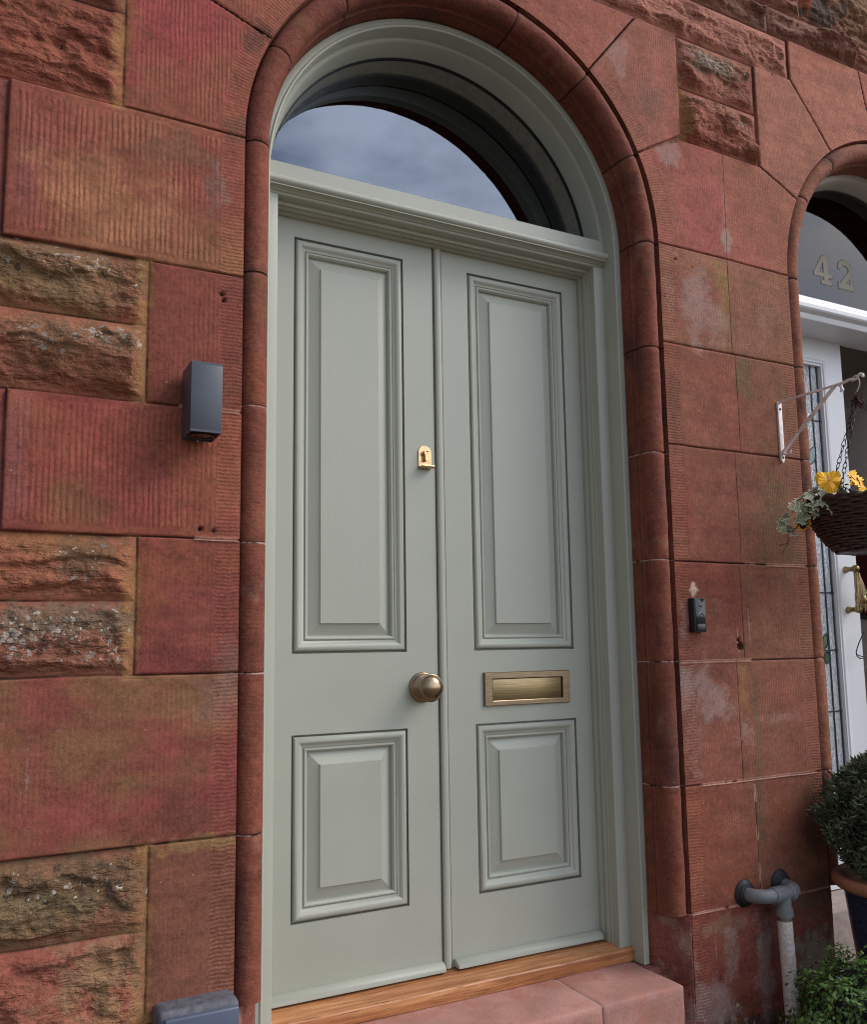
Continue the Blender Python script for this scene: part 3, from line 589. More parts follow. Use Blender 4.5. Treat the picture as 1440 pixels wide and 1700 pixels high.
# faces, cut at the two arches
I = (np.arange(nz-1)[:, None]*nx + np.arange(nx-1)[None, :]).ravel()
Q = np.stack([I, I+1, I+nx+1, I+nx], 1)
Q = Q[(sdm[Q] > 0).any(1)]
used = np.zeros(nv, bool); used[Q.ravel()] = True
for ci, cc in enumerate(ARCH):
    s = used & (sds[ci] < 0); low = s & (z < ZS); hi = s & (z >= ZS)
    x[low] = cc + np.sign(x[low]-cc)*HW
    rr = np.hypot(x[hi]-cc, z[hi]-ZS); zz_ = z[hi].copy(); x[hi] = cc + (x[hi]-cc)/rr*HW; z[hi] = ZS + (zz_-ZS)/rr*HW
    ed = used & (np.abs(open_sd(x, z, cc)) < .003); h[ed] = np.minimum(h[ed], -.001)
remap = np.cumsum(used)-1; Q = remap[Q]
co = np.stack([x + .0016*fbm(x, z, 5, 3, 1)*sstep(.004, .05, np.maximum(sdm, 0)), WY - h, z + .0022*fbm(x, z, 4, 3, 3)*sstep(.004, .05, np.maximum(sdm, 0))], 1)[used]

def np_mesh(name, co, quads, base, tool, ph, parent, lich=None):
    if lich is None: lich = np.c_[np.zeros((len(co), 3)), np.ones(len(co))]
    me = bpy.data.meshes.new(name); n = len(co); q = len(quads)
    me.vertices.add(n); me.vertices.foreach_set('co', np.ascontiguousarray(co, dtype=np.float32).ravel())
    me.loops.add(q*4); me.loops.foreach_set('vertex_index', np.ascontiguousarray(quads, dtype=np.int32).ravel())
    me.polygons.add(q); me.polygons.foreach_set('loop_start', np.arange(0, q*4, 4, dtype=np.int32))
    me.polygons.foreach_set('use_smooth', np.ones(q, bool)); me.update(); me.validate()
    for nm, t, a in (('base', 'FLOAT_COLOR', np.c_[base, np.ones(n)]), ('tool', 'FLOAT_COLOR', tool), ('lich', 'FLOAT_COLOR', lich)):
        at = me.attributes.new(nm, t, 'POINT'); at.data.foreach_set('color', np.ascontiguousarray(a, dtype=np.float32).ravel())
    at = me.attributes.new('ph', 'FLOAT_VECTOR', 'POINT'); at.data.foreach_set('vector', np.ascontiguousarray(ph, dtype=np.float32).ravel())
    o = bpy.data.objects.new(name, me); me.materials.append(STONE); C.objects.link(o); attach(o, parent); return o

wall = thing('stone_wall', 'red sandstone house front of tooled and rock faced blocks around two arched doorways', 'wall', (0, WY, GZ))
np_mesh('wall_face', co, Q, base[used], tool[used], ph[used], wall, lich[used])

# roll moulding and reveal, swept round each opening
ROLLC = (.035, WY+.032, .0325)
prof = [(-.003, WY+.004), (.0, WY+.009), (.0012, WY+.018), (.002, WY+.025), (.0034, WY+.0285)]
a0, a1 = 170, -18
for k in range(19):
    a = math.radians(a0 + (a1-a0)*k/18); prof.append((ROLLC[0] + ROLLC[2]*math.cos(a)*1.0, ROLLC[1] - ROLLC[2]*math.sin(a)))
prof += [(.0665, WY+.050), (.069, WY+.053), (.0715, WY+.051), (.0725, WY+.055)]
for k in range(1, 9): prof.append((.0725 - .0015*k/8, WY+.055 + .075*k/8))
NP = len(prof)
def sweep_stone(name, cc, z0, prof, joints_z, joints_a, seed, parent, sides=(1, -1), arch=True, colA=s2l(110, 60, 46), colB=s2l(126, 70, 53)):
    stp = .006; path = []
    zs_ = np.arange(z0, ZS, stp)
    if arch:
        path += [('l', t, t-ZS) for t in zs_]; na = int(PI*HW/stp)
        path += [('a', PI - PI*k/na, HW*PI*k/na) for k in range(na+1)]; path += [('r', t, HW*PI + ZS-t) for t in zs_[::-1]]
    n = len(path); np_ = len(prof); P = np.zeros((n, np_, 3)); S = np.array([p[2] for p in path])
    pn = np.array([q[0] for q in prof]); py = np.array([q[1] for q in prof])
    for i, (k, t, s) in enumerate(path):
        rad = HW - pn
        if k == 'l': P[i] = np.stack([cc-rad, py, np.full(np_, t)], 1)
        elif k == 'r': P[i] = np.stack([cc+rad, py, np.full(np_, t)], 1)
        else: P[i] = np.stack([cc + rad*math.cos(t), py, ZS + rad*math.sin(t)], 1)
    js = sorted([t-ZS for t in joints_z] + [HW*(PI-math.radians(a)) for a in joints_a] + [HW*PI+ZS-t for t in joints_z])
    js = np.array(js); dj = S[:, None] - js[None, :]; near = np.abs(dj).argmin(1); sj = dj[np.arange(n), near]; seg = np.searchsorted(js, S)
    rs = np.random.RandomState(seed); cs = [colA*(1-t)+colB*t for t in rs.rand(len(js)+2)]
    SS = np.repeat(S, np_); PN = np.tile(np.cumsum(np.r_[0, np.hypot(np.diff(pn), np.diff(py))]), n)
    bcol = np.array([cs[k] for k in seg]).repeat(np_, 0)
    nn = fbm(SS, PN, 6, 4, seed % 7); bcol = bcol*(1 + .22*nn + .12*fbm(SS, PN, 30, 3, 2))[:, None]
    bcol = mixc(bcol, s2l(150, 112, 96), .35*sstep(.18, .5, fbm(SS, PN, 9, 5, (seed+2) % 7, .6)))
    bcol = mixc(bcol, SOOT, .55*sstep(.08, .4, fbm(SS, PN*3, 4, 4, (seed+4) % 7)))
    T = np.zeros((n*np_, 4)); T[:, 3] = np.repeat((S > -.5) & (S < HW*PI+.5), np_)
    rev = np.tile((np.arange(np_) > np_-9).astype(float), n); T[:, 1] = rev*.9 + (1-rev)*.16; T[:, 2] = (1-rev)*.10
    Ph = np.zeros((n*np_, 3)); Ph[:, 1] = (SS + .75*np.tile(py, n)*rev)/.0085
    sjv = np.repeat(np.clip(sj, -.05, .05), np_); Ph[:, 2] = np.where(np.abs(sjv) < .049, sjv, 1)
    co = P.reshape(-1, 3); jit = .0026*fbm(SS, PN, 9, 4, 3) + .0013*fbm(SS, PN, 40, 3, 4) - .004*np.exp(-(np.repeat(sj, np_)/.0035)**2)*np.tile(((np.arange(np_) > 4) & (np.arange(np_) < 25)).astype(float), n)
    co[:, 1] -= jit
    q = (np.arange(n-1)[:, None]*np_ + np.arange(np_-1)[None, :]).ravel(); Qd = np.stack([q, q+1, q+np_+1, q+np_], 1)
    return np_mesh(name, co, Qd, np.clip(bcol, .004, .9), T, Ph, parent)
jz1 = [.895, .563, .263, -.037, -.395, -.751, .937-.003]; jz = [.612, .257, -.04, -.397, -.752, .925]
m1 = sweep_stone('roll_moulding', ARCH[0], -.752, prof, [1.252, .915, .585, .26, -.04, -.396], [155, 130, 76, 51, 25.6], 3, wall)
m2_ = sweep_stone('roll_moulding', ARCH[1], -.752, prof, [1.252, .937, .614, .257, -.043, -.399], [150, 128, 90, 52, 28], 5, wall, colA=s2l(128, 78, 59), colB=s2l(136, 84, 63))
# square plinth blocks under the mouldings
def plinth(cc, side, seed):
    pf = [(-.002, WY+.003), (.006, WY+.002), (.014, WY+.008), (.03, WY+.030), (.052, WY+.062), (.066, WY+.082), (.0735, WY+.092), (.0735, WY+.16)]
    z1 = np.linspace(GZ, -.753, 70); z1 = np.r_[z1, -.752]
    pts = []; 
    pfd = []
    for i in range(len(pf)-1):
        for k in range(6): t = k/6; pfd.append((pf[i][0]*(1-t)+pf[i+1][0]*t, pf[i][1]*(1-t)+pf[i+1][1]*t))
    pfd.append(pf[-1]); n = len(pfd)
    rows_ = [[(cc+side*(HW-a), b, t) for a, b in pfd] for t in z1]
    rows_ += [[(cc+side*(HW-a), WY+.16, -.7515) for a, b in pfd]]
    co = np.array(rows_).reshape(-1, 3); m = len(rows_); u = np.tile(np.arange(n)*.006, m)
    bc = np.tile(s2l(122, 68, 58), (len(co), 1))*(1+.25*fbm(u, co[:, 2], 8, 4, seed))[:, None]
    bc = mixc(bc, s2l(150, 122, 108), .7*sstep(.05, .4, fbm(u, co[:, 2], 10, 5, seed+1, .6)+.2*(co[:, 2] < -.95)))
    co[:, 1] += .003*fbm(u, co[:, 2], 14, 4, seed)
    T = np.zeros((len(co), 4)); T[:, 2] = .25; T[:, 3] = 1; Ph = np.ones((len(co), 3))
    q = (np.arange(m-1)[:, None]*n + np.arange(n-1)[None, :]).ravel(); Qd = np.stack([q, q+1, q+n+1, q+n], 1)
    np_mesh('jamb_plinth', co, Qd, np.clip(bc, .004, .9), T, Ph, wall)
for cc in ARCH:
    for sd in (1, -1): plinth(cc, sd, 1 if sd > 0 else 3)
for cc in ARCH:
    for sd in (1, -1):
        q_ = MB(); q_.box(min(cc+sd*.5572, cc+sd*.62), max(cc+sd*.5572, cc+sd*.62), WY+.075, .1, GZ, -.9052, .002); q_.build('jamb_sill', mat('plinth_stone', s2l(120, 72, 62), rough=.9, noise=.3, nscale=12, bump=.003, bscale=60), wall)
# solid stone behind the face, so that no light gets round the frames
mb = MB(); mb.box(-1.75, 2.95, .30, .34, GZ, 2.76)
core = MB()
for xa, xb in ((-1.75, -.612), (.612, 1.273), (2.497, 2.95)): core.box(xa, xb, WY+.10, .6, GZ, 2.76)
for cc in ARCH:
    na = 24
    for k in range(na):
        t0, t1 = PI*k/na, PI*(k+1)/na
        P4 = [(cc+.6*math.cos(t0), ZS+.6*math.sin(t0)), (cc+.6*math.cos(t1), ZS+.6*math.sin(t1)), (cc+.6*math.cos(t1), 2.76), (cc+.6*math.cos(t0), 2.76)]
        core.prism(P4, WY+.10, .6)
core.build('wall_core', DARK, wall, smooth=0)

# ------------------------------------------------------------------ the green double door
door = thing('front_door', 'sage green panelled double front door under a semicircular fanlight, with oak sill and brass knob', 'door', (0, 0, -.904))
FR = .583; FZ = 1.245
def jamb_arch(mb, prof, zlow, R, zc=FZ, n=72, cc=0):
    """sweep (inset, y) round jambs and arch"""
    rings = []
    for t in (zlow, zlow+.5, zc-.002): rings.append([(cc-(R-a), y, t) for a, y in prof])
    for k in range(n+1): a_ = PI - PI*k/n; rings.append([(cc+(R-a)*math.cos(a_), y, zc+(R-a)*math.sin(a_)) for a, y in prof])
    for t in (zc-.002, zlow+.5, zlow): rings.append([(cc+(R-a), y, t) for a, y in prof])
    mb.loft(rings)
def bead(cx, cy, r, a0, a1, n=6): return [(cx + r*math.cos(math.radians(a0+(a1-a0)*k/n)), cy - r*math.sin(math.radians(a0+(a1-a0)*k/n))) for k in range(n+1)]
frame = MB()
pf = [(-.004, -.110), (-.004, -.1355), (.004, -.1376), (.011, -.1376), (.0125, -.1355), (.0135, -.1355)] + bead(.0175, -.1345, .0042, 170, -20, 6) + [(.0222, -.128), (.0222, .03)]
jamb_arch(frame, pf, -.9025, FR)
XI = .5605
for sd in (-1, 1):
    # door posts with reeded stop
    pr = [(XI+.002, -.080), (.525, -.080), (.5225, -.0785), (.522, -.076), (.522, -.050)]
    pr += [(.5205, -.0495), (.519, -.046), (.5195, -.042), (.521, -.0405)] + [(.5185, -.0395), (.516, -.034), (.5155, -.027), (.5175, -.0215), (.519, -.0205)] + [(.516, -.0195), (.5135, -.014), (.5125, -.006), (.5125, -.0015), (.518, -.0012), (.518, .04)]
    frame.loft([[(sd*a, y, t) for a, y in pr] for t in (-.905, .2, 1.2165)])
frame_o = frame.build('door_frame', SAGE, door, smooth=35)
# transom: soffit, stop, moulded face, fanlight rail
tr = MB()
tp = [(.0015, 1.2045), (-.0012, 1.2045), (-.0015, 1.199), (-.006, 1.199), (-.014, 1.200), (-.0195, 1.2025), (-.0205, 1.2055), (-.0215, 1.204), (-.027, 1.202), (-.034, 1.2025), (-.0395, 1.205), (-.0405, 1.2075), (-.046, 1.2055), (-.0495, 1.207), (-.050, 1.2095), (-.0505, 1.2165), (-.078, 1.2165), (-.0805, 1.219), (-.0805, 1.2245),
      (-.0845, 1.2245), (-.0855, 1.2265), (-.0885, 1.2290), (-.093, 1.2305), (-.099, 1.2310), (-.104, 1.2310), (-.1045, 1.2335), (-.1015, 1.2345)]
tp += [(-.095 - .0155*math.cos(math.radians(t)), 1.2475 + .0135*math.sin(math.radians(t))) for t in range(-75, 91, 15)]
tp += [(-.089, 1.2615), (-.0845, 1.2612), (-.0845, 1.2635), (-.088, 1.2640), (-.088, 1.3035), (-.086, 1.3055), (-.020, 1.2865), (.03, 1.2865)]
hw_ = [XI if y > -.0835 else XI+.001 for y, z_ in tp]
tr.loft([[(-a, y, z_) for a, (y, z_) in zip(hw_, tp)], [(a, y, z_) for a, (y, z_) in zip(hw_, tp)]])
tr.build('transom', SAGE, door, smooth=35)
fan = MB()
fp = [(.0, -.090), (.0085, -.0905), (.0105, -.0885), (.0125, -.083), (.0195, -.022), (.0195, .02)]
rings = []
for k in range(97): a_ = PI*k/96; rings.append([((XI+.001-a)*math.cos(a_), y, FZ+(XI+.001-a)*math.sin(a_)) for a, y in fp])
fan.loft(rings); fan_o = fan.build('fanlight', SAGE, door, smooth=35)
TILTX, TILTZ = .010, .004
gk = MB(); rings = []
for k in range(97): a_ = PI*k/96; rings.append([((.5425-a)*math.cos(a_), y, FZ+(.5425-a)*math.sin(a_)) for a, y in ((0, -.0225), (.0028, -.0225), (.0030, -.0195), (.0034, -.010))])
gk.loft(rings); gk.build('gasket', BLACK, fan_o)
bdg = MB(); rings = []
for k in range(97): a_ = PI*k/96; rings.append([((.5385-a)*math.cos(a_), y, FZ+(.5385-a)*math.sin(a_)) for a, y in ((0, -.012), (.0008, .030), (.0010, .048), (.0012, .056))])
bdg.loft(rings); bdg.build('reflection_sleeve', mat('reflected_reveal_tone', s2l(126, 122, 107), rough=.5, noise=.15, nscale=50, bump=.0006, bscale=120), fan_o)  # sleeve added, coloured as the reveal's dim reflection in the pane
gl = MB(); gl.prism([(.5415*math.cos(PI*k/64), FZ+.5415*math.sin(PI*k/64)) for k in range(65)], -.002, .002)
gl.v = [(px_, py_ + .050 + TILTX*(pz_-FZ-.27) + TILTZ*px_, pz_) for px_, py_, pz_ in gl.v]     # the pane sits very slightly out of square in its rebate
gl.build('pane', GLASS, fan_o, smooth=0)

ZT, ZB = 1.2115, -.8555
def leaf(x0, x1, p0, p1, rows, name):
    mb = MB(); xs = [x0, p0, p1, x1]; zs = [ZB, rows[3], rows[2], rows[1], rows[0], ZT]
    for i in range(3):
        for j in range(5):
            if i == 1 and j in (1, 3): continue
            mb.add([(xs[i], 0, zs[j]), (xs[i+1], 0, zs[j]), (xs[i+1], 0, zs[j+1]), (xs[i], 0, zs[j+1])], [(0, 1, 2, 3)])
    e = .0012
    for xa, s in ((x0, -1), (x1, 1)): mb.add([(xa, 0, ZB), (xa+s*e, e, ZB), (xa+s*e, e, ZT), (xa, 0, ZT)], [(0, 1, 2, 3)]); mb.add([(xa+s*e, e, ZB), (xa+s*e, .045, ZB), (xa+s*e, .045, ZT), (xa+s*e, e, ZT)], [(0, 1, 2, 3)])
    mb.add([(x0, 0, ZB), (x1, 0, ZB), (x1, .045, ZB), (x0, .045, ZB)], [(0, 1, 2, 3)])
    mb.add([(x0, .045, ZB), (x1, .045, ZB), (x1, .045, ZT), (x0, .045, ZT)], [(0, 1, 2, 3)])
    lf = mb.build(name, SAGE, door, smooth=30)
    for (za, zb) in ((rows[1], rows[0]), (rows[3], rows[2])):
        mp = [(0, 0), (.0003, .018), (.0050, .018), (.0054, .0045), (.0068, .0005), (.0098, -.0026), (.014, -.0038), (.0185, -.0030), (.0225, -.0006), (.026, .0030), (.0295, .0060), (.033, .0074),
              (.0334, .0100), (.0355, .0100), (.0358, .0074), (.0378, .0056), (.0405, .0056), (.0435, .0082), (.0455, .0115), (.0462, .0155), (.0462, .020)]
        fp_ = [(.0462, .0190), (.0490, .0186), (.0782, .0078), (.0789, .0040), (.0800, .0030)]
        def rect(o_, y): return [(p0+o_, y, za+o_), (p1-o_, y, za+o_), (p1-o_, y, zb-o_), (p0+o_, y, zb-o_)]
        pmb = MB(); pmb.loft([rect(a, y) for a, y in mp], closed=True); pmb.build('panel_moulding', SAGE, lf, smooth=33)
        pmb = MB(); R_ = [rect(a, y) for a, y in fp_]; pmb.loft(R_, closed=True); pmb.add(R_[-1], [(0, 1, 2, 3)]); pmb.build('raised_panel', SAGE, lf, smooth=10)
    return lf
ROWS = (1.1474, 0.0, -.2086, -.6761)
lf_l = leaf(-.5195, -.0225, -.4511, -.1184, ROWS, 'door_leaf')
lf_r = leaf(.0095, .5195, .0980, .4515, ROWS, 'door_leaf')
ab = MB(); pts = [(-.0172, .02), (-.0172, .0), (-.0172, -.0025)] + [(-.006 + .0112*math.cos(math.radians(t)), -.0025 - .0068*math.sin(math.radians(t))) for t in range(170, 9, -16)] + [(.0046, -.0025), (.0050, .0), (.0050, .012), (.0098, .012)]
ab.loft([[(a, y, t) for a, y in pts] for t in (-.853, .2, ZT)]); ab.build('meeting_bead', SAGE, lf_r, smooth=35)
def drip(x0, x1, par):
    d = MB(); pr = [(0, -.8325), (-.004, -.8315), (-.010, -.8320), (-.018, -.8355), (-.0245, -.8410), (-.027, -.8465), (-.0272, -.8530), (-.020, -.8540), (0, -.8535)]
    rings = []
    for t, sc in ((0, .72), (.0015, .9), (.004, 1.0)): rings.append([(x0+t, y*sc, -.843+(z_+.843)*sc) for y, z_ in pr])
    for t, sc in ((.004, 1.0), (.0015, .9), (0, .72)): rings.append([(x1-t, y*sc, -.843+(z_+.843)*sc) for y, z_ in pr])
    d.loft(rings, closed=True); n = len(pr); d.f.append(tuple(range(n))); d.f.append(tuple(range(5*n, 6*n))); d.build('drip_bar', SAGE, par, smooth=35)
drip(-.5105, -.0215, lf_l); drip(.0125, .5085, lf_r)
sill = MB(); pr = [(-.094, -.903), (-.096, -.900), (-.096, -.871), (-.0935, -.8680), (-.088, -.8668), (.0, -.8568), (.05, -.8568), (.05, -.903)]
sill.loft([[(-XI-.0005, y, z_) for y, z_ in pr], [(XI+.0005, y, z_) for y, z_ in pr]], closed=True); sill.f += [tuple(range(8)), tuple(range(8, 16))]
sill.build('sill', OAK, door, smooth=35)
# door furniture
kn = MB(); kx, kz = -.072, -.0985
kn.lathe([(0, -.001), (.0405, -.001), (.0420, .001), (.0418, .0035), (.0395, .0055), (.0375, .0060), (.0372, .0080), (.0385, .0095), (.0365, .0125), (.030, .0165), (.0225, .020), (.0180, .0245), (.0168, .031), (.0180, .0375), (.0235, .0425), (.031, .0455), (.0365, .0478), (.0386, .0502), (.0386, .0528), (.0370, .0542), (.0356, .0543), (.0350, .0558), (.0338, .0600), (.0300, .0655), (.0235, .0704), (.0160, .0736), (.0080, .0754), (.0005, .0760)], (kx, 0, kz), 'y', 48)
kn.build('door_knob', ANTIQUE_KNOB, lf_l, smooth=50)
cp = MB(); pw = .0205; px, z0, z1 = -.0555, .527, .587
outl = [(px-pw, z0), (px+pw, z0)] + [(px+pw*math.cos(PI*k/16), z1-pw+.004 + pw*math.sin(PI*k/16)) for k in range(17)]
cp.prism(outl, -.0035, 0)
lip = [(0, .524), (-.004, .5215), (-.012, .5195), (-.020, .5200), (-.0235, .5225), (-.0245, .5200), (-.0235, .5165), (-.018, .5145), (-.009, .5148), (0, .517)]
lip = [(y, z_+.008) for y, z_ in lip]; cp.loft([[(px-pw, y, z_) for y, z_ in lip], [(px+pw, y, z_) for y, z_ in lip]], closed=True); cp.f += [tuple(range(len(cp.v)-20, len(cp.v)-10)), tuple(range(len(cp.v)-10, len(cp.v)))]
for sx_ in (-.014, .014): cp.lathe([(.0001, .0045), (.0022, .0042), (.0026, .003)], (px+sx_, 0, .543), 'y', 12)
cpo = cp.build('cylinder_pull', GOLD, lf_l, smooth=35)
cy = MB(); cyl = [(px+.0085*math.cos(math.radians(t)), .568+.0085*math.sin(math.radians(t))) for t in range(-55, 236, 15)] + [(px-.005, .547), (px-.0035, .5445), (px+.0035, .5445), (px+.005, .547)]
cy.prism(cyl, -.0165, -.003); cyo = cy.build('lock_cylinder', GOLD, lf_l, smooth=35)
kh = MB(); kh.box(px-.0012, px+.0048, -.0172, -.0160, .570, .5725); kh.build('keyhole', BLACK, lf_l, smooth=0)
lp = MB(); a0_, a1_, b0_, b1_ = .1255, .4275, -.1600, -.0630; i0, i1, j0, j1 = .1535, .4000, -.1450, -.0830
def rr_(x0, x1, z0, z1, y): return [(x0, y, z0), (x1, y, z0), (x1, y, z1), (x0, y, z1)]
lp.loft([rr_(a0_, a1_, b0_, b1_, 0), rr_(a0_, a1_, b0_, b1_, -.0065), rr_(a0_+.002, a1_-.002, b0_+.002, b1_-.002, -.0090), rr_(i0-.002, i1+.002, j0-.002, j1+.002, -.0090), rr_(i0, i1, j0, j1, -.0078), rr_(i0, i1, j0, j1, -.001)], closed=True)
lpb = MB(); lpb.box(i0-.001, i1+.001, -.0008, -.0004, j0-.001, j1+.001); lpb.build('slot_shade', BLACK, lf_r, smooth=0)  # black sheet painted as the deep shade round the flap
lpo = lp.build('letter_plate', ANTIQUE, lf_r, smooth=25)
fl = MB(); fl.box(i0+.001, i1-.004, -.0058, .001, j0+.001, j1-.001, .001); fl.build('letter_flap', brass_material('letter_flap_brass', s2l(152, 132, 98), .38, (12, 12, 420), .22), lf_r, smooth=30)
# dark hall behind the fanlight
hall = MB(); hall.box(-.598, .598, .07, 1.6, -.9, 1.95)
ho = hall.build('hallway', mat('hall_paint', s2l(196, 188, 170), rough=.8), None, smooth=0); ho.data.flip_normals(); structure(ho)
bm = bmesh.new(); bm.from_mesh(ho.data); bmesh.ops.delete(bm, geom=[f for f in bm.faces if all(v.co.y < .08 for v in f.verts)], context='FACES'); bm.to_mesh(ho.data); bm.free()

# ------------------------------------------------------------------ stone step
def rough_block(mb, x0, x1, y0, y1, z0, z1, bev=.006, cuts=24, amp=.0022, seed=0):
    bm = bmesh.new(); bmesh.ops.create_cube(bm, size=1)
    for v in bm.verts: v.co = Vector(((x0+x1)/2+v.co.x*(x1-x0), (y0+y1)/2+v.co.y*(y1-y0), (z0+z1)/2+v.co.z*(z1-z0)))
    bmesh.ops.bevel(bm, geom=bm.edges[:], offset=bev, segments=2, affect='EDGES', profile=.5)
    bmesh.ops.subdivide_edges(bm, edges=[e for e in bm.edges if e.calc_length() > .03], cuts=cuts, use_grid_fill=True)
    P = np.array([v.co[:] for v in bm.verts]); d = amp*fbm(P[:, 0]+P[:, 1]*.7, P[:, 2]-P[:, 1]*.6, 14, 4, seed)
    bm.normal_update()
    for v, k in zip(bm.verts, d): v.co += v.normal*float(k)
    bm.verts.index_update(); mb.add([v.co[:] for v in bm.verts], [[v.index for v in f.verts] for f in bm.faces]); bm.free()
def step_material():
    m = mat('pink_sandstone_paving', s2l(174, 128, 116), rough=.8, spec=.25, noise=.20, nscale=7, bump=.0016, bscale=90)
    nt = m.node_tree; L = nt.links.new; b = nt.nodes['Principled BSDF']; src = b.inputs['Base Color'].links[0].from_socket
    tcn = N(nt, 'ShaderNodeTexCoord'); n = N(nt, 'ShaderNodeTexNoise'); n.inputs['Scale'].default_value = 16; n.inputs['Detail'].default_value = 6; n.inputs['Roughness'].default_value = .65; L(tcn.outputs['Object'], n.inputs['Vector'])
    mr = N(nt, 'ShaderNodeMapRange'); mr.inputs['From Min'].default_value = .45; mr.inputs['From Max'].default_value = .7; mr.inputs['To Max'].default_value = .85; L(n.outputs['Fac'], mr.inputs[0])
    mx = N(nt, 'ShaderNodeMix', data_type='RGBA'); mx.inputs['B'].default_value = col4(s2l(164, 106, 84)); L(mr.outputs[0], mx.inputs['Factor']); L(src, mx.inputs['A']); L(mx.outputs['Result'], b.inputs['Base Color'])
    return m
stp = thing('door_step', 'pinkish red sandstone doorstep below the oak sill of the green door', 'step', (0, -.2, GZ))
STEPM = step_material()
for xa, xb, sd in ((-.556, .2788, 1), (.2822, .556, 2)):
    s_ = MB(); rough_block(s_, xa, xb, -.303, .05, GZ, -.9042, seed=sd); s_.build('step_slab', STEPM, stp, smooth=40)
s_ = MB(); s_.box(.277, .284, -.2995, .04, GZ, -.9065); s_.build('mortar_joint', mat('pale_mortar', s2l(176, 140, 128), rough=.95, noise=.1), stp, smooth=0)

# ------------------------------------------------------------------ wall light
lx0, lx1, lz0, lz1, ly = -.7935, -.7255, .4825, .6385, -.345
wl = thing('wall_light', 'rectangular dark grey up and down wall lamp beside the green door', 'wall light', ((lx0+lx1)/2, WY, lz0))
b = MB(); t = .0035
b.box(lx0, lx1, ly, WY-.012, lz0+.004, lz1-.004, .0012)
for zz_ in (lz0, lz1):
    zo = .004 if zz_ == lz0 else -.004
    b.loft([[(lx0, ly, zz_+zo*1.2), (lx1, ly, zz_+zo*1.2), (lx1, WY-.012, zz_+zo*1.2), (lx0, WY-.012, zz_+zo*1.2)], [(lx0, ly, zz_), (lx1, ly, zz_), (lx1, WY-.012, zz_), (lx0, WY-.012, zz_)], [(lx0+t, ly+t, zz_), (lx1-t, ly+t, zz_), (lx1-t, WY-.012-t, zz_), (lx0+t, WY-.012-t, zz_)], [(lx0+t, ly+t, zz_+zo), (lx1-t, ly+t, zz_+zo), (lx1-t, WY-.012-t, zz_+zo), (lx0+t, WY-.012-t, zz_+zo)]], closed=True)
b.build('lamp_body', ANTHRA, wl, smooth=30)
b = MB(); b.box(lx0+.006, lx1-.006, WY-.014, WY+.008, lz0+.012, lz1-.012, .001); b.build('back_plate', CHAR, wl)
for zz_, s, nm in ((lz0, -1, 'lens'), (lz1, 1, 'lens')):
    cxx, cyy = (lx0+lx1)/2, (ly+WY-.012)/2
    b = MB(); b.lathe([(.0285, -s*.004), (.0290, s*.0008), (.0262, s*.0010), (.0255, -s*.0015)], (cxx, cyy, zz_), 'z', 40, cap=False); lo = b.build('lamp_ring', mat('dull_ring', s2l(74, 64, 56), rough=.35, metal=.6), wl)
    b = MB(); b.lathe([(.0255, -s*.0015), (.0001, -s*.0012)], (cxx, cyy, zz_), 'z', 40, cap=False); b.build('lens', mat('dark_lens', s2l(40, 26, 18), rough=.15), lo)
b = MB(); b.lathe([(.0001, -.0035), (.0022, -.0030), (.0026, 0), (.0026, .004)], ((lx0+lx1)/2, WY-.018, lz0), 'z', 12); b.build('screw', mat('steel_screw', (.5, .5, .5), rough=.3, metal=1), wl)

# ------------------------------------------------------------------ doorbell
db = thing('doorbell', 'slim black video doorbell with a round button, on the stone right of the green door', 'doorbell', (.723, WY, .044))
b = MB(); b.box(.7005, .7465, -.264, WY+.004, .0440, .1455, .003); b.build('bell_body', mat('black_plastic', (.012, .012, .013), rough=.45), db, smooth=30)
b = MB(); b.box(.7045, .7425, -.2655, -.2630, .0475, .142, .0012); fp0 = b.build('face_plate', mat('gloss_black_plastic', (.006, .006, .007), rough=.12), db, smooth=30)
b = MB(); b.lathe([(.0112, 0), (.0116, .0018), (.0100, .0026), (.0094, .0016), (.0060, .0030), (.0001, .0034)], (.7245, -.2650, .0905), 'y', 36); b.build('button', mat('bell_button', s2l(48, 52, 58), rough=.25, metal=.3), fp0)
b = MB(); b.lathe([(.0118, .0006), (.0122, .0014), (.0112, .0020), (.0108, .0010)], (.7245, -.2650, .0905), 'y', 36, cap=False); b.build('button_ring', mat('bell_ring', s2l(168, 174, 182), rough=.25, metal=.8), fp0)
b = MB(); b.box(.7175, .7305, -.2662, -.2650, .118, .130, .0005); b.build('camera_window', mat('camera_window', s2l(60, 58, 56), rough=.08), fp0)
b = MB(); b.box(.709, .7395, -.2661, -.2650, .050, .0685, .0004); b.build('lower_cover', mat('bell_cover', s2l(40, 42, 44), rough=.3), fp0)

# ------------------------------------------------------------------ low grey box
gb = thing('outdoor_box', 'small weathered grey box with smooth blue grey front, low on wall left of green door', 'box', (-.74, WY, -.87))
b = MB(); rough_block(b, -.824, -.658, -.302, WY+.012, -.885, -.709, .012, 14, .0025, 3); b.build('case', mat('weathered_slate_grey', s2l(86, 86, 92), rough=.75, noise=.35, nscale=60, bump=.0022, bscale=70), gb, smooth=50)
b = MB(); b.box(-.812, -.662, -.3135, -.298, -.88, -.7205, .004, 3); b.build('front_cover', mat('smooth_blue_grey', s2l(84, 91, 108), rough=.25, noise=.05, nscale=20), gb, smooth=50)

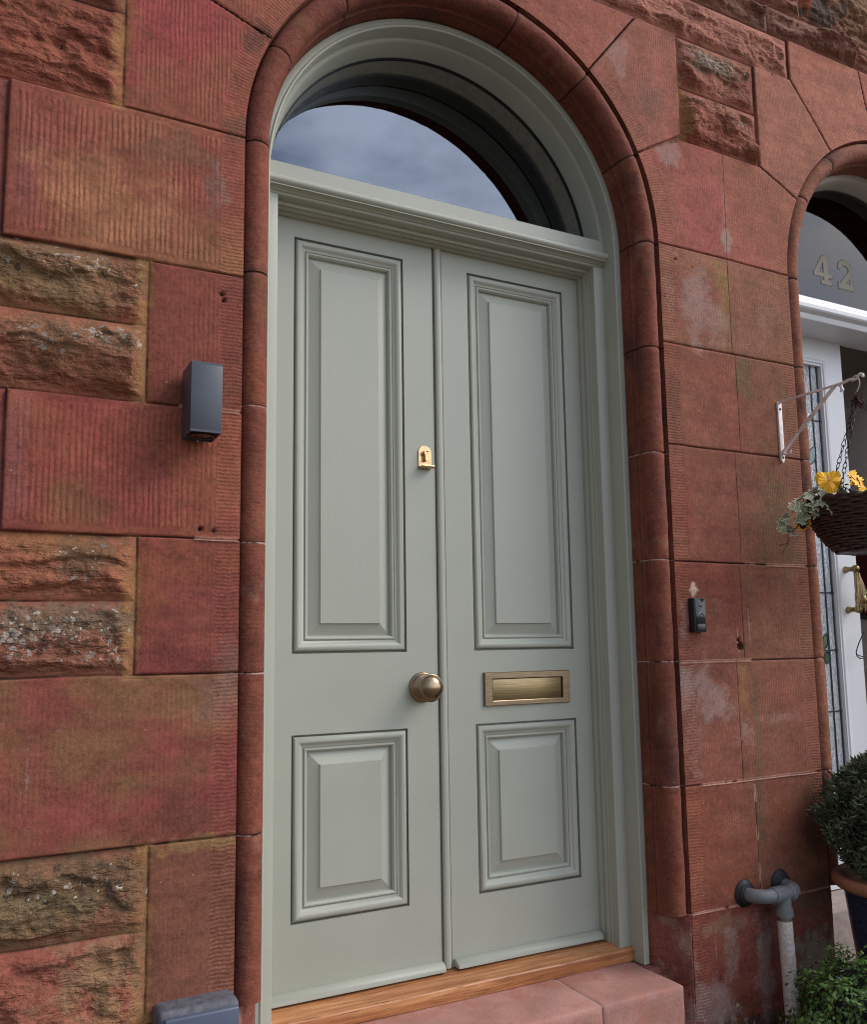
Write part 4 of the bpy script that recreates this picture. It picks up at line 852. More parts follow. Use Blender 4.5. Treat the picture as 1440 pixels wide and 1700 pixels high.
# ------------------------------------------------------------------ waste pipe
wp = thing('waste_pipe', 'grey elbow and tee feeding a dirty white waste pipe down the stone pier', 'pipe', (.95, -.3, GZ))
def arc_pts(c, r, a0, a1, ax1, ax2, n=10): return [Vector(c)+Vector(ax1)*r*math.cos(a0+(a1-a0)*k/n)+Vector(ax2)*r*math.sin(a0+(a1-a0)*k/n) for k in range(n+1)]
PR = .0200; zc_ = -.722; yp = -.298; xe = .862
for (ex, ez) in ((.862, -.722), (1.012, -.712)):
    b = MB(); b.lathe([(.040, -.012), (.040, .0), (.0375, .006), (.031, .010), (.029, .016), (.024, .018)], (ex, WY, ez), 'y', 28); b.build('wall_collar', mat('black_rubber_collar', (.010, .010, .011), rough=.55), wp)
b = MB(); b.tube([(xe, WY+.02, zc_), (xe, WY-.015, zc_)] + arc_pts((xe+.042, WY-.018, zc_), .042, PI, PI/2, (1, 0, 0), (0, -1, 0)) + [(xe+.075, WY-.06, zc_)], PR, 20)
b.tube([(xe+.050, WY-.06, zc_), (xe+.052, WY-.06, zc_), (xe+.088, WY-.06, zc_), (xe+.090, WY-.06, zc_)], [.0200, .0232, .0232, .0200], 20)
b.build('elbow', PVC_GREY, wp, smooth=40)
b = MB(); xt = .955; yt = WY-.06
b.tube([(xe+.086, yt, zc_), (xe+.088, yt, zc_), (xt-.03, yt, zc_)], [.0210, .0240, .0240], 20); b.tube([(xt-.03, yt, zc_), (xt+.028, yt, zc_)], .0216, 20)
b.tube([(xt+.026, yt, zc_)] + arc_pts((xt+.03, yt+.03, zc_+.003), .030, -PI/2, 0, (1, 0, 0), (0, 1, 0)) + [(xt+.06, WY+.02, zc_+.008)], .0216, 20)
b.tube([(xt, yt, zc_), (xt, yt, zc_-.042)], .0222, 20); b.tube([(xt, yt, zc_-.038), (xt, yt, zc_-.040), (xt+.0005, yt, zc_-.062), (xt+.0005, yt, zc_-.064)], [.0222, .0258, .0258, .0222], 20)
b.tube([(xt+.02, yt, zc_), (xt+.022, yt, zc_), (xt+.036, yt+.004, zc_), (xt+.040, yt+.006, zc_)], [.0232, .0256, .0256, .0232], 20)
b.build('tee', PVC_GREY, wp, smooth=40)
b = MB(); b.tube([(xt, yt, zc_-.055), (xt, yt, zc_-.078)], .0205, 20); b.build('pipe_clip', mat('old_steel_clip', s2l(120, 112, 100), rough=.5, metal=.5, noise=.3, nscale=80), wp)
PIPEW = mat('dirty_white_pipe', s2l(208, 194, 181), rough=.55, noise=.26, nscale=110, bump=.0003, bscale=200)
b = MB(); b.tube([(xt, yt, zc_-.074), (xt+.006, yt, -.95), (xt+.012, yt, GZ)], .0212, 24); b.build('down_pipe', PIPEW, wp, smooth=40)

# ------------------------------------------------------------------ hanging bracket
WIRON = mat('chipped_white_iron', s2l(226, 212, 203), rough=.5, noise=.20, nscale=90, bump=.0006, bscale=160)
hb = thing('hanging_bracket', 'chipped white iron bracket with twisted brace, screwed to the stone beside the second doorway', 'bracket', (1.141, WY, .60))
bx_ = 1.141
b = MB(); b.box(bx_-.009, bx_+.009, WY-.006, WY+.003, .618, .80, .0012)
b.prism([(bx_-.009, .618), (bx_-.007, .603), (bx_, .594), (bx_+.007, .603), (bx_+.009, .618)], WY-.006, WY+.003); b.build('back_plate', WIRON, hb)
for zz_ in (.775, .612): 
    b = MB(); b.lathe([(.0045, .0055), (.0042, .0075), (.002, .009), (.0001, .0092)], (bx_, WY, zz_), 'y', 12); b.build('screw', mat('rusty_screw', s2l(90, 76, 66), rough=.6, metal=.4), hb)
b = MB(); pts = []
AL = -.52
b.box(bx_-.0045, bx_+.0045, AL+.03, WY-.004, .7945, .8005, .001)
crl = [(bx_, AL+.03, .7975), (bx_, AL+.015, .800), (bx_, AL+.004, .800), (bx_, AL-.006, .795), (bx_, AL-.012, .7965), (bx_, AL-.018, .804), (bx_, AL-.026, .808), (bx_, AL-.034, .804), (bx_, AL-.034, .796)]
b.tube(crl, [.0045, .0042, .004, .004, .004, .004, .0045, .005, .0045], 10); b.build('arm', WIRON, hb)
b = MB(); p0_, p1_ = Vector((bx_, WY-.006, .628)), Vector((bx_, -.455, .794)); dirv = (p1_-p0_).normalized(); nrm_ = Vector((1, 0, 0)); bn = dirv.cross(nrm_)
rings = []
for k in range(41):
    t = k/40; tw = PI*2*np.clip((t-.28)/.34, 0, 1); a_, c_ = .0062, .0030
    u1 = nrm_*math.cos(tw)+bn*math.sin(tw); v1 = -nrm_*math.sin(tw)+bn*math.cos(tw); q = p0_.lerp(p1_, t)
    rings.append([q+u1*a_+v1*c_, q-u1*a_+v1*c_, q-u1*a_-v1*c_, q+u1*a_-v1*c_])
b.loft(rings, closed=True); b.tube([p0_, Vector((bx_, WY-.014, .622)), Vector((bx_, WY-.024, .618)), Vector((bx_, WY-.034, .622)), Vector((bx_, WY-.038, .632))], .004, 8)
b.tube([p1_, Vector((bx_, -.468, .797)), Vector((bx_, -.478, .789)), Vector((bx_, -.482, .776)), Vector((bx_, -.478, .770))], [.004, .004, .0045, .006, .006], 8)
b.build('brace', WIRON, hb, smooth=30)

# ------------------------------------------------------------------ hanging basket
bc = Vector((1.144, -.515, 0)); RIMZ = .425; BASEZ = .275
hk = thing('hanging_basket', 'dark woven wicker basket hanging on chains from the white bracket', 'basket', (bc.x, bc.y, BASEZ))
WICK = mat('dark_wicker', s2l(58, 36, 29), rough=.42, noise=.4, nscale=120, bump=.0008, bscale=300)
b = MB()
def brad(t): return .075 + .078*math.sin(min(1, t)*PI/2)**.85
NR = 19
for k in range(NR):
    t = k/(NR-1); zz_ = BASEZ + (RIMZ-BASEZ)*t; rad = brad(t); ns = 96; pts = []
    for i in range(ns):
        a_ = 2*PI*i/ns; w_ = .0032*math.sin(a_*14 + PI*(k % 2)) + random.uniform(-.0008, .0008)
        pts.append((bc.x+(rad+w_)*math.cos(a_), bc.y+(rad+w_)*math.sin(a_), zz_ + .0012*math.sin(a_*5+k*1.7) + random.uniform(-.0006, .0006)))
    b.tube(pts, .0050 if k < NR-1 else .0062, 6, closed=True)
for i in range(28):
    a_ = 2*PI*i/28; b.tube([(bc.x+brad(t)*math.cos(a_), bc.y+brad(t)*math.sin(a_), BASEZ+(RIMZ-BASEZ)*t) for t in np.linspace(0, 1, 8)], .0032, 5)
rim = []
for i in range(160):
    a_ = 2*PI*i/160; rim.append((bc.x+(.154+.004*math.cos(a_*26))*math.cos(a_), bc.y+(.154+.004*math.cos(a_*26))*math.sin(a_), RIMZ+.004+.004*math.sin(a_*26)))
b.tube(rim, .0052, 6, closed=True)
b.lathe([(.0001, 0), (.076, 0), (.076, .004)], (bc.x, bc.y, BASEZ-.003), 'z', 40)
b.build('wicker_bowl', WICK, hk, smooth=50)
b = MB(); b.lathe([(brad(t)-.006, BASEZ+(RIMZ-BASEZ)*t) for t in np.linspace(0, .98, 8)], (bc.x, bc.y, 0), 'z', 40, cap=False); b.lathe([(.0001, RIMZ-.012), (.147, RIMZ-.018)], (bc.x, bc.y, 0), 'z', 40, cap=False)
b.build('soil_lining', mat('dark_potting_soil', s2l(32, 25, 20), rough=.95, noise=.4, nscale=150, bump=.003, bscale=120), hk)
apex = Vector((bx_, AL-.010, .752))
CH = mat('rusty_black_chain', s2l(48, 40, 38), rough=.45, metal=.7, noise=.4, nscale=150)
def chain(p, q, par):
    b = MB(); d = (q-p); n = max(4, int(d.length/.0175)); t = d.normalized(); s0 = t.orthogonal().normalized(); s1 = t.cross(s0)
    for k in range(n):
        c_ = p + d*((k+.5)/n) + Vector((0, 0, -.010*math.sin(PI*(k+.5)/n)))*0; tw = .6*k + (PI/2 if k % 2 else 0); w_ = s0*math.cos(tw)+s1*math.sin(tw)
        b.tube([c_ + t*(.0118*math.cos(a_)) + w_*(.0052*math.sin(a_)*(1+.35*math.cos(a_))) for a_ in [2*PI*i/12 for i in range(12)]], .00125, 5, closed=True)
    return b.build('chain', CH, par, smooth=60)
for an in (76, 196, 316):
    a_ = math.radians(an); chain(apex, Vector((bc.x+.152*math.cos(a_), bc.y+.152*math.sin(a_), RIMZ+.006)), hk)
b = MB(); hp = [(bx_, AL+.004, .790), (bx_-.002, AL-.002, .804), (bx_, AL-.010, .8075), (bx_, AL-.017, .800), (bx_, AL-.022, .786), (bx_, AL-.020, .772), (bx_, AL-.012, .760), (bx_, AL-.010, .748)]
b.tube(hp, .0019, 8); b.build('hook', mat('galvanised_wire', s2l(190, 172, 160), rough=.4, metal=.3), hk)
b = MB()
for k in range(9): b.tube([apex + Vector((random.uniform(-.01, .01), random.uniform(-.01, .01), random.uniform(-.045, .0))) + Vector((.009*math.cos(a_)*math.cos(k), .009*math.cos(a_)*math.sin(k), .011*math.sin(a_))) for a_ in [2*PI*i/10 for i in range(10)]], .0014, 5, closed=True)
b.build('chain_ring', mat('rusty_ring', s2l(84, 56, 44), rough=.6, metal=.5), hk)

# ------------------------------------------------------------------ plants
def leaf_mesh(name, polys, vals, matl, parent, smooth=True):
    """polys: list of (verts, faces); vals: per-leaf list of per-vertex values"""
    V = []; F = []; A = []
    for (v, f), val in zip(polys, vals):
        o = len(V); V += [tuple(p) for p in v]; F += [tuple(i+o for i in q) for q in f]; A += list(val) if hasattr(val, '__len__') else [val]*len(v)
    me = bpy.data.meshes.new(name); me.from_pydata(V, [], F); me.update()
    at = me.attributes.new('lv', 'FLOAT', 'POINT'); at.data.foreach_set('value', np.array(A, dtype=np.float32))
    me.polygons.foreach_set('use_smooth', [smooth]*len(F)); me.materials.append(matl)
    o = bpy.data.objects.new(name, me); C.objects.link(o)
    if parent is not None: attach(o, parent)
    return o
def frame3(nv, tip):
    n = Vector(nv).normalized(); t = Vector(tip); t = (t-n*t.dot(n)); t = t.normalized() if t.length > 1e-5 else n.orthogonal().normalized(); return n, t, n.cross(t)
def small_leaf(p, n, tip, L, wd):
    n, t, s = frame3(n, tip); p = Vector(p)
    return ([p, p+t*L*.45+s*wd-n*L*.05, p+t*L*.55+n*L*.06, p+t*L*.45-s*wd-n*L*.05, p+t*L], [(0, 1, 2), (0, 2, 3), (1, 4, 2), (2, 4, 3)])
rnd = random.Random(11)
def rdir():
    while True:
        v = Vector((rnd.uniform(-1, 1), rnd.uniform(-1, 1), rnd.uniform(-1, 1)))
        if .05 < v.length < 1: return v.normalized()
# box shrub
bs = thing('box_shrub', 'clipped green box shrub with small rounded leaves at the foot of the white pipe', 'shrub', (1.0, -.62, GZ))
polys, vals = [], []; cS = Vector((.985, -.62, -1.03)); RS = Vector((.255, .255, .225))
for k in range(15000):
    d = rdir()
    if d.z < -.75: continue
    lump = 1 + .10*math.sin(d.x*7+1)*math.cos(d.y*6) + .07*math.sin(d.z*11+d.x*9) + .05*math.sin(d.y*17)
    rr = (rnd.uniform(.80, 1.04)**.6 if k > 500 else rnd.uniform(1.0, 1.14))*lump
    p = cS + Vector((d.x*RS.x, d.y*RS.y, d.z*RS.z))*rr
    n = (d + rdir()*.75 + Vector((0, 0, .35))).normalized(); L = rnd.uniform(.012, .020)
    polys.append(small_leaf(p, n, rdir()+d*.6+Vector((0, 0, .4)), L, L*.28)); vals.append(min(1, max(0, rnd.gauss(.42, .22) + (.25 if rnd.random() < .12 else 0))))
leaf_mesh('foliage', polys, vals, leaf_material('box_leaf', s2l(34, 52, 28), s2l(104, 138, 62)), bs)
b = MB(); b.lathe([(.0001, -.19), (.15, -.16), (.21, -.05), (.215, .05), (.17, .13), (.08, .175), (.0001, .185)], cS, 'z', 28); b.build('shade_core', mat('shrub_shade', s2l(22, 30, 18), rough=.95, noise=.5, nscale=60, bump=.01, bscale=40), bs)  # solid dark core stands in for the shade between the leaves
b = MB(); b.tube([(cS.x, cS.y, GZ), (cS.x, cS.y, -1.1)], [.02, .014], 8); b.build('stem', mat('shrub_stem', s2l(82, 66, 50), rough=.9), bs)
dl = MB(); dp = Vector((.905, -.80, -.962)); nn_, tt_, ss_ = frame3((-.5, -.8, .4), (.5, -.2, -.6))
dl.add([dp, dp+tt_*.010+ss_*.005, dp+tt_*.012+nn_*.003, dp+tt_*.010-ss_*.005, dp+tt_*.024], [(0, 1, 2), (0, 2, 3), (1, 4, 2), (2, 4, 3)])
dlo = dl.build('fallen_leaf', mat('dry_leaf', s2l(196, 168, 148), rough=.7), None); tag(dlo, 'small dry pinkish leaf lying on the green box shrub', 'leaf')
# pot and conifer
pc = Vector((1.30, -.45, GZ)); PZ = -.675
pot = thing('plant_pot', 'tall dark blue glazed pot with a thick bare terracotta rim', 'plant pot', pc)
b = MB(); b.lathe([(.0001, 0), (.105, 0), (.110, .01), (.128, .15), (.150, .32), (.168, .48), (.172, .507)], pc, 'z', 48, cap=False)
def glaze():
    m = mat('blue_speckled_glaze', s2l(38, 48, 72), rough=.28, noise=.3, nscale=40, bump=.0012, bscale=160)
    nt = m.node_tree; L = nt.links.new; bb = nt.nodes['Principled BSDF']; src = bb.inputs['Base Color'].links[0].from_socket
    tcn = N(nt, 'ShaderNodeTexCoord'); n = N(nt, 'ShaderNodeTexNoise'); n.inputs['Scale'].default_value = 170; n.inputs['Detail'].default_value = 3; L(tcn.outputs['Object'], n.inputs['Vector'])
    mr = N(nt, 'ShaderNodeMapRange'); mr.inputs['From Min'].default_value = .56; mr.inputs['From Max'].default_value = .7; mr.inputs['To Max'].default_value = .6; L(n.outputs['Fac'], mr.inputs[0])
    mx = N(nt, 'ShaderNodeMix', data_type='RGBA'); mx.inputs['B'].default_value = col4(s2l(104, 114, 134)); L(mr.outputs[0], mx.inputs['Factor']); L(src, mx.inputs['A']); L(mx.outputs['Result'], bb.inputs['Base Color'])
    return m
b.build('pot_body', glaze(), pot, smooth=60)
b = MB(); b.lathe([(.171, .498), (.186, .502)] + [(.186+.0155*math.cos(math.radians(t)), .520+.0185*math.sin(math.radians(t))) for t in range(-70, 140, 15)] + [(.166, .525), (.160, .49), (.0001, .485)], pc, 'z', 56, cap=False)
b.build('pot_rim', mat('terracotta', s2l(158, 104, 74), rough=.75, noise=.2, nscale=30, bump=.0008, bscale=90), pot, smooth=60)
cf = thing('conifer_shrub', 'dense dark green dwarf conifer growing in the blue glazed pot', 'shrub', (pc.x, pc.y, PZ-.04))
polys, vals = [], []
def crad(t): return (.196*math.sin(math.pi*min(1, (t*.86+.14)))**.62)
for k in range(9000):
    t = rnd.random()**.9; a_ = rnd.uniform(0, 2*PI); zz_ = -.69 + .375*t
    lump = 1 + .12*math.sin(a_*5+zz_*21) + .08*math.sin(a_*11-zz_*37)
    rad = crad(t)*lump*(rnd.uniform(.76, 1.05) if k > 420 else rnd.uniform(1.0, 1.16))
    p = Vector((pc.x+rad*math.cos(a_), pc.y+rad*math.sin(a_), zz_)); out = Vector((math.cos(a_), math.sin(a_), .75)).normalized()
    tip = (out + rdir()*.55).normalized(); L = rnd.uniform(.014, .030)
    for q in range(2):
        polys.append(small_leaf(p, rdir()+out*.3, tip+rdir()*.25, L, L*.13)); vals.append(min(1, max(0, rnd.gauss(.35, .25))))
leaf_mesh('foliage', polys, vals, leaf_material('conifer_needles', s2l(40, 50, 33), s2l(124, 134, 96), rough=.6), cf, smooth=False)
b = MB(); b.lathe([(max(.0001, crad(t)*.80), -.69+.375*t*.95) for t in np.linspace(0, 1, 10)], (pc.x, pc.y, 0), 'z', 28); b.build('shade_core', mat('conifer_shade', s2l(16, 22, 15), rough=.95, bump=.01, bscale=50), cf)  # dark filler coloured as the shade deep among the sprigs
b = MB(); b.tube([(pc.x, pc.y, -.75), (pc.x, pc.y, -.6)], .016, 8); b.build('stem', mat('conifer_stem', s2l(70, 52, 40), rough=.9), cf)
# pansies and ivy in the basket
RT = Vector((.64, -.77, 0)); TW = Vector((-.77, -.64, 0))      # along and out from the front of the basket
def bp_(a, o_, z_): return bc + RT*a + TW*o_ + Vector((0, 0, z_))
PET = leaf_material('pansy_petal', s2l(240, 158, 8), s2l(254, 204, 14), rough=.6); PETD = leaf_material('pansy_dark_petal', s2l(20, 10, 22), s2l(46, 20, 34), rough=.7)
GRNL = leaf_material('pansy_leaf', s2l(30, 52, 24), s2l(72, 110, 50))
STEMM = mat('green_stem', s2l(66, 84, 44), rough=.6)
def pansy(label, pos, nrm, size, dark=False, group='pansies in the hanging basket', spin=0):
    root = bp_(rnd.uniform(-.03, .03), .04, RIMZ-.012)
    tgo = thing('pansy_plant', label, 'flower', root, group)
    n, t, s = frame3(nrm, (0, 0, 1)); t2 = t*math.cos(spin)+s*math.sin(spin); s2_ = -t*math.sin(spin)+s*math.cos(spin); t, s = t2, s2_
    P, Vv, PD, VD = [], [], [], []
    for ang, sz, off, dk in ((52, 1.0, -.004, 0), (-52, 1.0, -.003, 0), (105, .85, .001, 0), (-105, .85, .002, 0), (180, 1.0, .004, 0)):
        a_ = math.radians(ang); d = t*math.cos(a_)+s*math.sin(a_); e = -t*math.sin(a_)+s*math.cos(a_); vs = [pos + n*off]; val = [.1]
        R_ = size*.5*sz
        for ring, rr in ((1, .55), (2, 1.0)):
            for k in range(13):
                th = -1 + 2*k/12; wdt = math.sin((th*.5+.5)*PI)**.55
                ruff = .10*math.sin(k*2.3+ang)*(ring == 2)
                q = pos + n*off*1.6 + d*(R_*(.10+.95*rr*(.40+.60*wdt))) + e*(R_*.58*rr*th) + n*(R_*(.34*rr*rr*(.45-abs(th))+ruff*1.3-.05*rr))
                vs.append(q); val.append(min(1, max(0, .05+.8*rr*rr+rnd.uniform(-.10, .10)-(.25 if abs(th) < .12 else 0))))
        fs = [(0, 1+k, 2+k) for k in range(12)] + [(1+k, 14+k, 15+k, 2+k) for k in range(12)]
        P.append((vs, fs)); Vv.append(val)
        if dark and abs(ang) > 100:
            vs2 = [p_ + n*.0022 for p_ in vs]; vs2 = [vs2[0]] + [vs2[0]+(q-vs2[0])*.72 for q in vs2[1:]]; PD.append((vs2, fs)); VD.append([.4]*len(vs2))
    fl_ = leaf_mesh('flower', P, Vv, PET, tgo)
    if PD: leaf_mesh('dark_face', PD, VD, PETD, fl_)
    sb = MB(); sb.tube([root, root.lerp(pos, .5)+Vector((0, 0, .012)), pos-n*.004], .0016, 6); sb.lathe([(.0001, .004), (.002, .003), (.0028, 0)], pos, (s, t, n), 8)
    sb.build('stem', STEMM, tgo)
    lp_, lv_ = [], []
    for k in range(16):
        q = root.lerp(pos, rnd.uniform(.2, .8)) + Vector((rnd.uniform(-.03, .03), rnd.uniform(-.03, .03), rnd.uniform(-.018, .016))); L = rnd.uniform(.016, .028)
        lp_.append(small_leaf(q, rdir()+Vector((-.4, -.4, .6)), rdir(), L, L*.3)); lv_.append(rnd.random())
    leaf_mesh('leaves', lp_, lv_, GRNL, tgo)
pansy('upper left yellow pansy facing out above the basket rim', bp_(-.085, .085, .480), (-.50, -.80, .15), .080)
pansy('yellow orange pansy seen from the side at the middle of the basket rim', bp_(-.012, .125, .466), (.25, -.85, .25), .076, spin=.5)
pansy('small yellow pansy with a black face hanging below the ivy', bp_(-.163, .045, .368), (-.45, -.60, -.55), .052, dark=True)
def ivy_leaf(p, n, tip, L):
    n, t, s = frame3(n, tip); p = Vector(p)
    out = [(0, 0), (.30, -.10), (.52, .02), (.34, .20), (.50, .42), (.20, .46), (0, 1.0), (-.20, .46), (-.50, .42), (-.34, .20), (-.52, .02), (-.30, -.10)]
    inn = [(a_*.72, .1+(b_-.1)*.74) for a_, b_ in out]
    vs = [p+s*(a_*L)+t*(b_*L)-n*(abs(a_)*L*.22 + .1*L*b_*b_) for a_, b_ in out] + [p+s*(a_*L)+t*(b_*L)-n*(abs(a_)*L*.22 + .1*L*b_*b_)+n*.0004 for a_, b_ in inn]
    m = len(out); fs = [(i, (i+1) % m, (i+1) % m+m, i+m) for i in range(m)] + [tuple(range(m, 2*m))]
    return (vs, fs), [1.0]*m + [.15+.4*rnd.random()]*m
iv = thing('ivy_plant', 'trailing ivy with cream edged grey green leaves spilling over the left of the basket', 'plant', bp_(-.10, .05, RIMZ))
lp_, lv_ = [], []
for (a_, o_, z_, L) in ((-.115, .07, .462, .040), (-.140, .07, .448, .042), (-.128, .09, .432, .044), (-.165, .06, .430, .040), (-.150, .08, .408, .042), (-.120, .10, .410, .040), (-.185, .05, .420, .038), (-.170, .075, .398, .034), (-.098, .10, .445, .038), (-.105, .115, .418, .034), (-.150, .09, .385, .034), (-.205, .05, .372, .030), (-.215, .05, .362, .026), (-.196, .055, .345, .024), (-.188, .06, .335, .022), (.05, .10, .462, .040), (.09, .09, .470, .042), (.12, .07, .46, .04), (.075, .11, .448, .036), (.0, .06, .468, .035), (-.05, .08, .455, .03)) + tuple((rnd.uniform(-.215, -.085), rnd.uniform(.03, .12), 0, rnd.uniform(.022, .038)) for _ in range(26)):
    if z_ == 0: z_ = .452 - max(0, (-.11-a_))*.75 + rnd.uniform(-.055, .018)
    d = Vector((-.5, -.75, .45)) + rdir()*.55; q, v = ivy_leaf(bp_(a_, o_, z_), d, RT*(-.8)+Vector((0, 0, -.5))+rdir()*.7, L); lp_.append(q); lv_.append(v)
leaf_mesh('ivy_leaves', lp_, lv_, leaf_material('variegated_ivy', s2l(98, 106, 80), s2l(140, 144, 114), edge=s2l(214, 208, 168)), iv, smooth=False)
b = MB(); b.tube([bp_(-.10, .09, .425), bp_(-.145, .09, .392), bp_(-.17, .07, .36), bp_(-.195, .06, .34)], .0016, 6); b.tube([bp_(-.165, .07, .40), bp_(-.178, .065, .375), bp_(-.172, .068, .362)], .0014, 6)
b.tube([bp_(-.205, .05, .365), bp_(-.208, .05, .33), bp_(-.209, .05, .306), bp_(-.235, .05, .300)], .0012, 6); b.tube([bp_(-.195, .05, .34), bp_(-.209, .05, .31)], .0011, 6); b.tube([bp_(-.209, .05, .305), bp_(-.228, .05, .275)], .0008, 5)
b.tube([bp_(-.08, .09, .44), bp_(-.13, .08, .45), bp_(-.18, .06, .43)], .0014, 6); b.build('ivy_stem', mat('ivy_stem', s2l(70, 46, 40), rough=.7), iv)

# ------------------------------------------------------------------ neighbour's white door
D2 = ARCH[1]; RR = .585
nd = thing('glazed_door', 'white double front door of the next house with leaded side glass and number 42 on its fanlight', 'door', (D2, 0, -.9))
b = MB()
pf2 = [(-.006, -.112), (-.006, -.138), (.012, -.142), (.018, -.138), (.020, -.130), (.034, -.112), (.046, -.100), (.048, -.098)]
hr = MB(); rings = []
for k in range(61): a_ = PI*k/60; rings.append([(D2+(RR-a)*math.cos(a_), y, FZ+.06+(RR-a)*math.sin(a_)) for a, y in pf2 + [(.062, -.094), (.066, -.088), (.068, -.060), (.070, -.022), (.070, .03)]])
for (sx_, rng) in ((1, ()),): pass
hr.loft([[(D2+(RR-a), y, 1.2) for a, y in pf2 + [(.062, -.094), (.066, -.088), (.068, -.060), (.070, -.022), (.070, .03)]]] + rings + [[(D2-(RR-a), y, 1.2) for a, y in pf2 + [(.062, -.094), (.066, -.088), (.068, -.060), (.070, -.022), (.070, .03)]]])
hr.build('arched_head', CREAM, nd, smooth=40)
jb = MB()
for sd in (-1, 1): jb.loft([[(D2+sd*(RR-a), y, t) for a, y in pf2 + [(.050, .09)]] for t in (-.9, 1.215)])
jb.build('door_frame', WHITE, nd, smooth=40)
t2 = MB(); tp2 = [(.06, 1.200), (-.060, 1.2025), (-.082, 1.2045), (-.084, 1.2085), (-.086, 1.2250), (-.094, 1.2290), (-.104, 1.2330), (-.108, 1.2390), (-.108, 1.2520), (-.103, 1.2560), (-.096, 1.2600), (-.094, 1.2720), (-.090, 1.2755), (-.084, 1.2800), (-.082, 1.2930), (-.074, 1.2965), (-.020, 1.3020), (.03, 1.3020)]
t2.loft([[(D2-.537, y, z_) for y, z_ in tp2], [(D2+.537, y, z_) for y, z_ in tp2]]); t2.build('transom', WHITE, nd, smooth=30)
g2 = MB(); g2.prism([(D2+.52*math.cos(PI*k/48), FZ+.06+.52*math.sin(PI*k/48)) for k in range(49)], -.018, -.014); f42 = g2.build('fanlight_glass', GLASS42, nd, smooth=0)
# gilded number with black edges
GILT = mat('gilt_leaf', s2l(102, 92, 74), rough=.55, metal=.15, noise=.12, nscale=60); INK = mat('black_sign_paint', (.012, .011, .010), rough=.5)
def four_(nm, mt, d, y0, y1):
    x0, z0, w_, hg = 1.648, 1.400, .105, .118; m_ = MB(); X = lambda a_: x0+a_*w_; Z = lambda b_: z0+b_*hg
    m_.box(X(.54)-d, X(.78)+d, y0, y1, Z(.06), Z(1.0)+d); m_.box(X(.38)-d, X(.94)+d, y0+.0002, y1, Z(0)-d, Z(.13)+d); m_.box(X(0)-d, X(1.0)+d, y0+.0003, y1, Z(.25)-d, Z(.39)+d)
    m_.prism([(X(0)-d*1.6, Z(.34)), (X(.17)+d*.6, Z(.34)), (X(.70), Z(1.0)-d), (X(.70), Z(1.0)+d), (X(.52)-d*1.2, Z(1.0)+d)], y0+.00015, y1); m_.build(nm, mt, f42, smooth=0)
four_('digit_four_edge', INK, .0026, -.0190, -.0181); four_('digit_four', GILT, 0, -.0198, -.0185)
def two(nm, mt, d, y0, y1):
    x0, z0, w_, hg = 1.786, 1.400, .098, .118; c_ = []
    for k in range(19): a_ = math.radians(185 - k*(185+36)/18); c_.append((.46+.33*math.cos(a_), .72+.225*math.sin(a_), .075 + .045*math.sin(max(0, math.radians(k*10)))))
    c_ += [(.60, .46, .105), (.40, .29, .10), (.24, .17, .10)]
    P = [Vector((x0+a_*w_, 0, z0+b_*hg)) for a_, b_, _ in c_]; rg = []
    for i, p in enumerate(P):
        t = (P[min(i+1, len(P)-1)]-P[max(i-1, 0)]).normalized(); n_ = Vector((-t.z, 0, t.x)); r_w = c_[i][2]*w_*1.0 + d
        q = p - (t*d if i == 0 else Vector((0, 0, 0))); rg.append([(q+n_*r_w)[:], (q-n_*r_w)[:]])
    m_ = MB(); m_.loft([[(a_[0], y0, a_[2]), (b_[0], y0, b_[2]), (b_[0], y1, b_[2]), (a_[0], y1, a_[2])] for a_, b_ in rg], closed=True)
    m_.box(x0-d+.02*w_, x0+.93*w_+d, y0+.00015, y1, z0-d, z0+.20*hg+d); m_.box(x0+.76*w_-d, x0+.93*w_+d, y0+.0003, y1, z0+.1*hg, z0+.36*hg+d)
    m_.build(nm, mt, f42, smooth=0)
two('digit_two_edge', INK, .0026, -.0190, -.0181); two('digit_two', GILT, 0, -.0198, -.0185)
# closed left leaf
LY = .05; LX0, LX1 = D2-.535, D2-.025
GX0, GX1, GZ0, GZ1 = LX0+.10, 1.738, -.62, 1.092
lf = MB(); xs_ = [LX0, GX0, GX1, LX1]; zs_ = [-.88, GZ0, GZ1, 1.205]
for i in range(3):
    for j in range(3):
        if i == 1 and j == 1: continue
        lf.add([(xs_[i], LY, zs_[j]), (xs_[i+1], LY, zs_[j]), (xs_[i+1], LY, zs_[j+1]), (xs_[i], LY, zs_[j+1])], [(0, 1, 2, 3)])
lf.add([(LX1, LY, -.88), (LX1, LY+.045, -.88), (LX1, LY+.045, 1.205), (LX1, LY, 1.205)], [(0, 1, 2, 3)])
def rc(o_, y): return [(GX0+o_, y, GZ0+o_), (GX1-o_, y, GZ0+o_), (GX1-o_, y, GZ1-o_), (GX0+o_, y, GZ1-o_)]
lf.loft([rc(-.024, LY), rc(-.024, LY-.003), rc(-.018, LY-.006), rc(-.010, LY-.004), rc(-.004, LY+.004), rc(0, LY+.012), rc(0, LY+.03)], closed=True)
wl_ = lf.build('closed_leaf', WHITE, nd, smooth=30)
gp = MB(); gp.box(GX0, GX1, LY+.016, LY+.020, GZ0, GZ1); gp.build('leaded_glass', LEADED, wl_, smooth=0)
lc = MB()
for xv in (1.690, 1.728, 1.655): 
    if xv == 1.655: lc.box(xv-.002, xv+.002, LY+.0125, LY+.017, GZ0, .02)
    else: lc.box(xv-.0028, xv+.0028, LY+.0120, LY+.017, GZ0, GZ1, .001)
for zh in (.871, .52, .195, -.023, -.251, -.48): lc.box(GX0, GX1, LY+.0130, LY+.0172, zh-.0028, zh+.0028, .001)
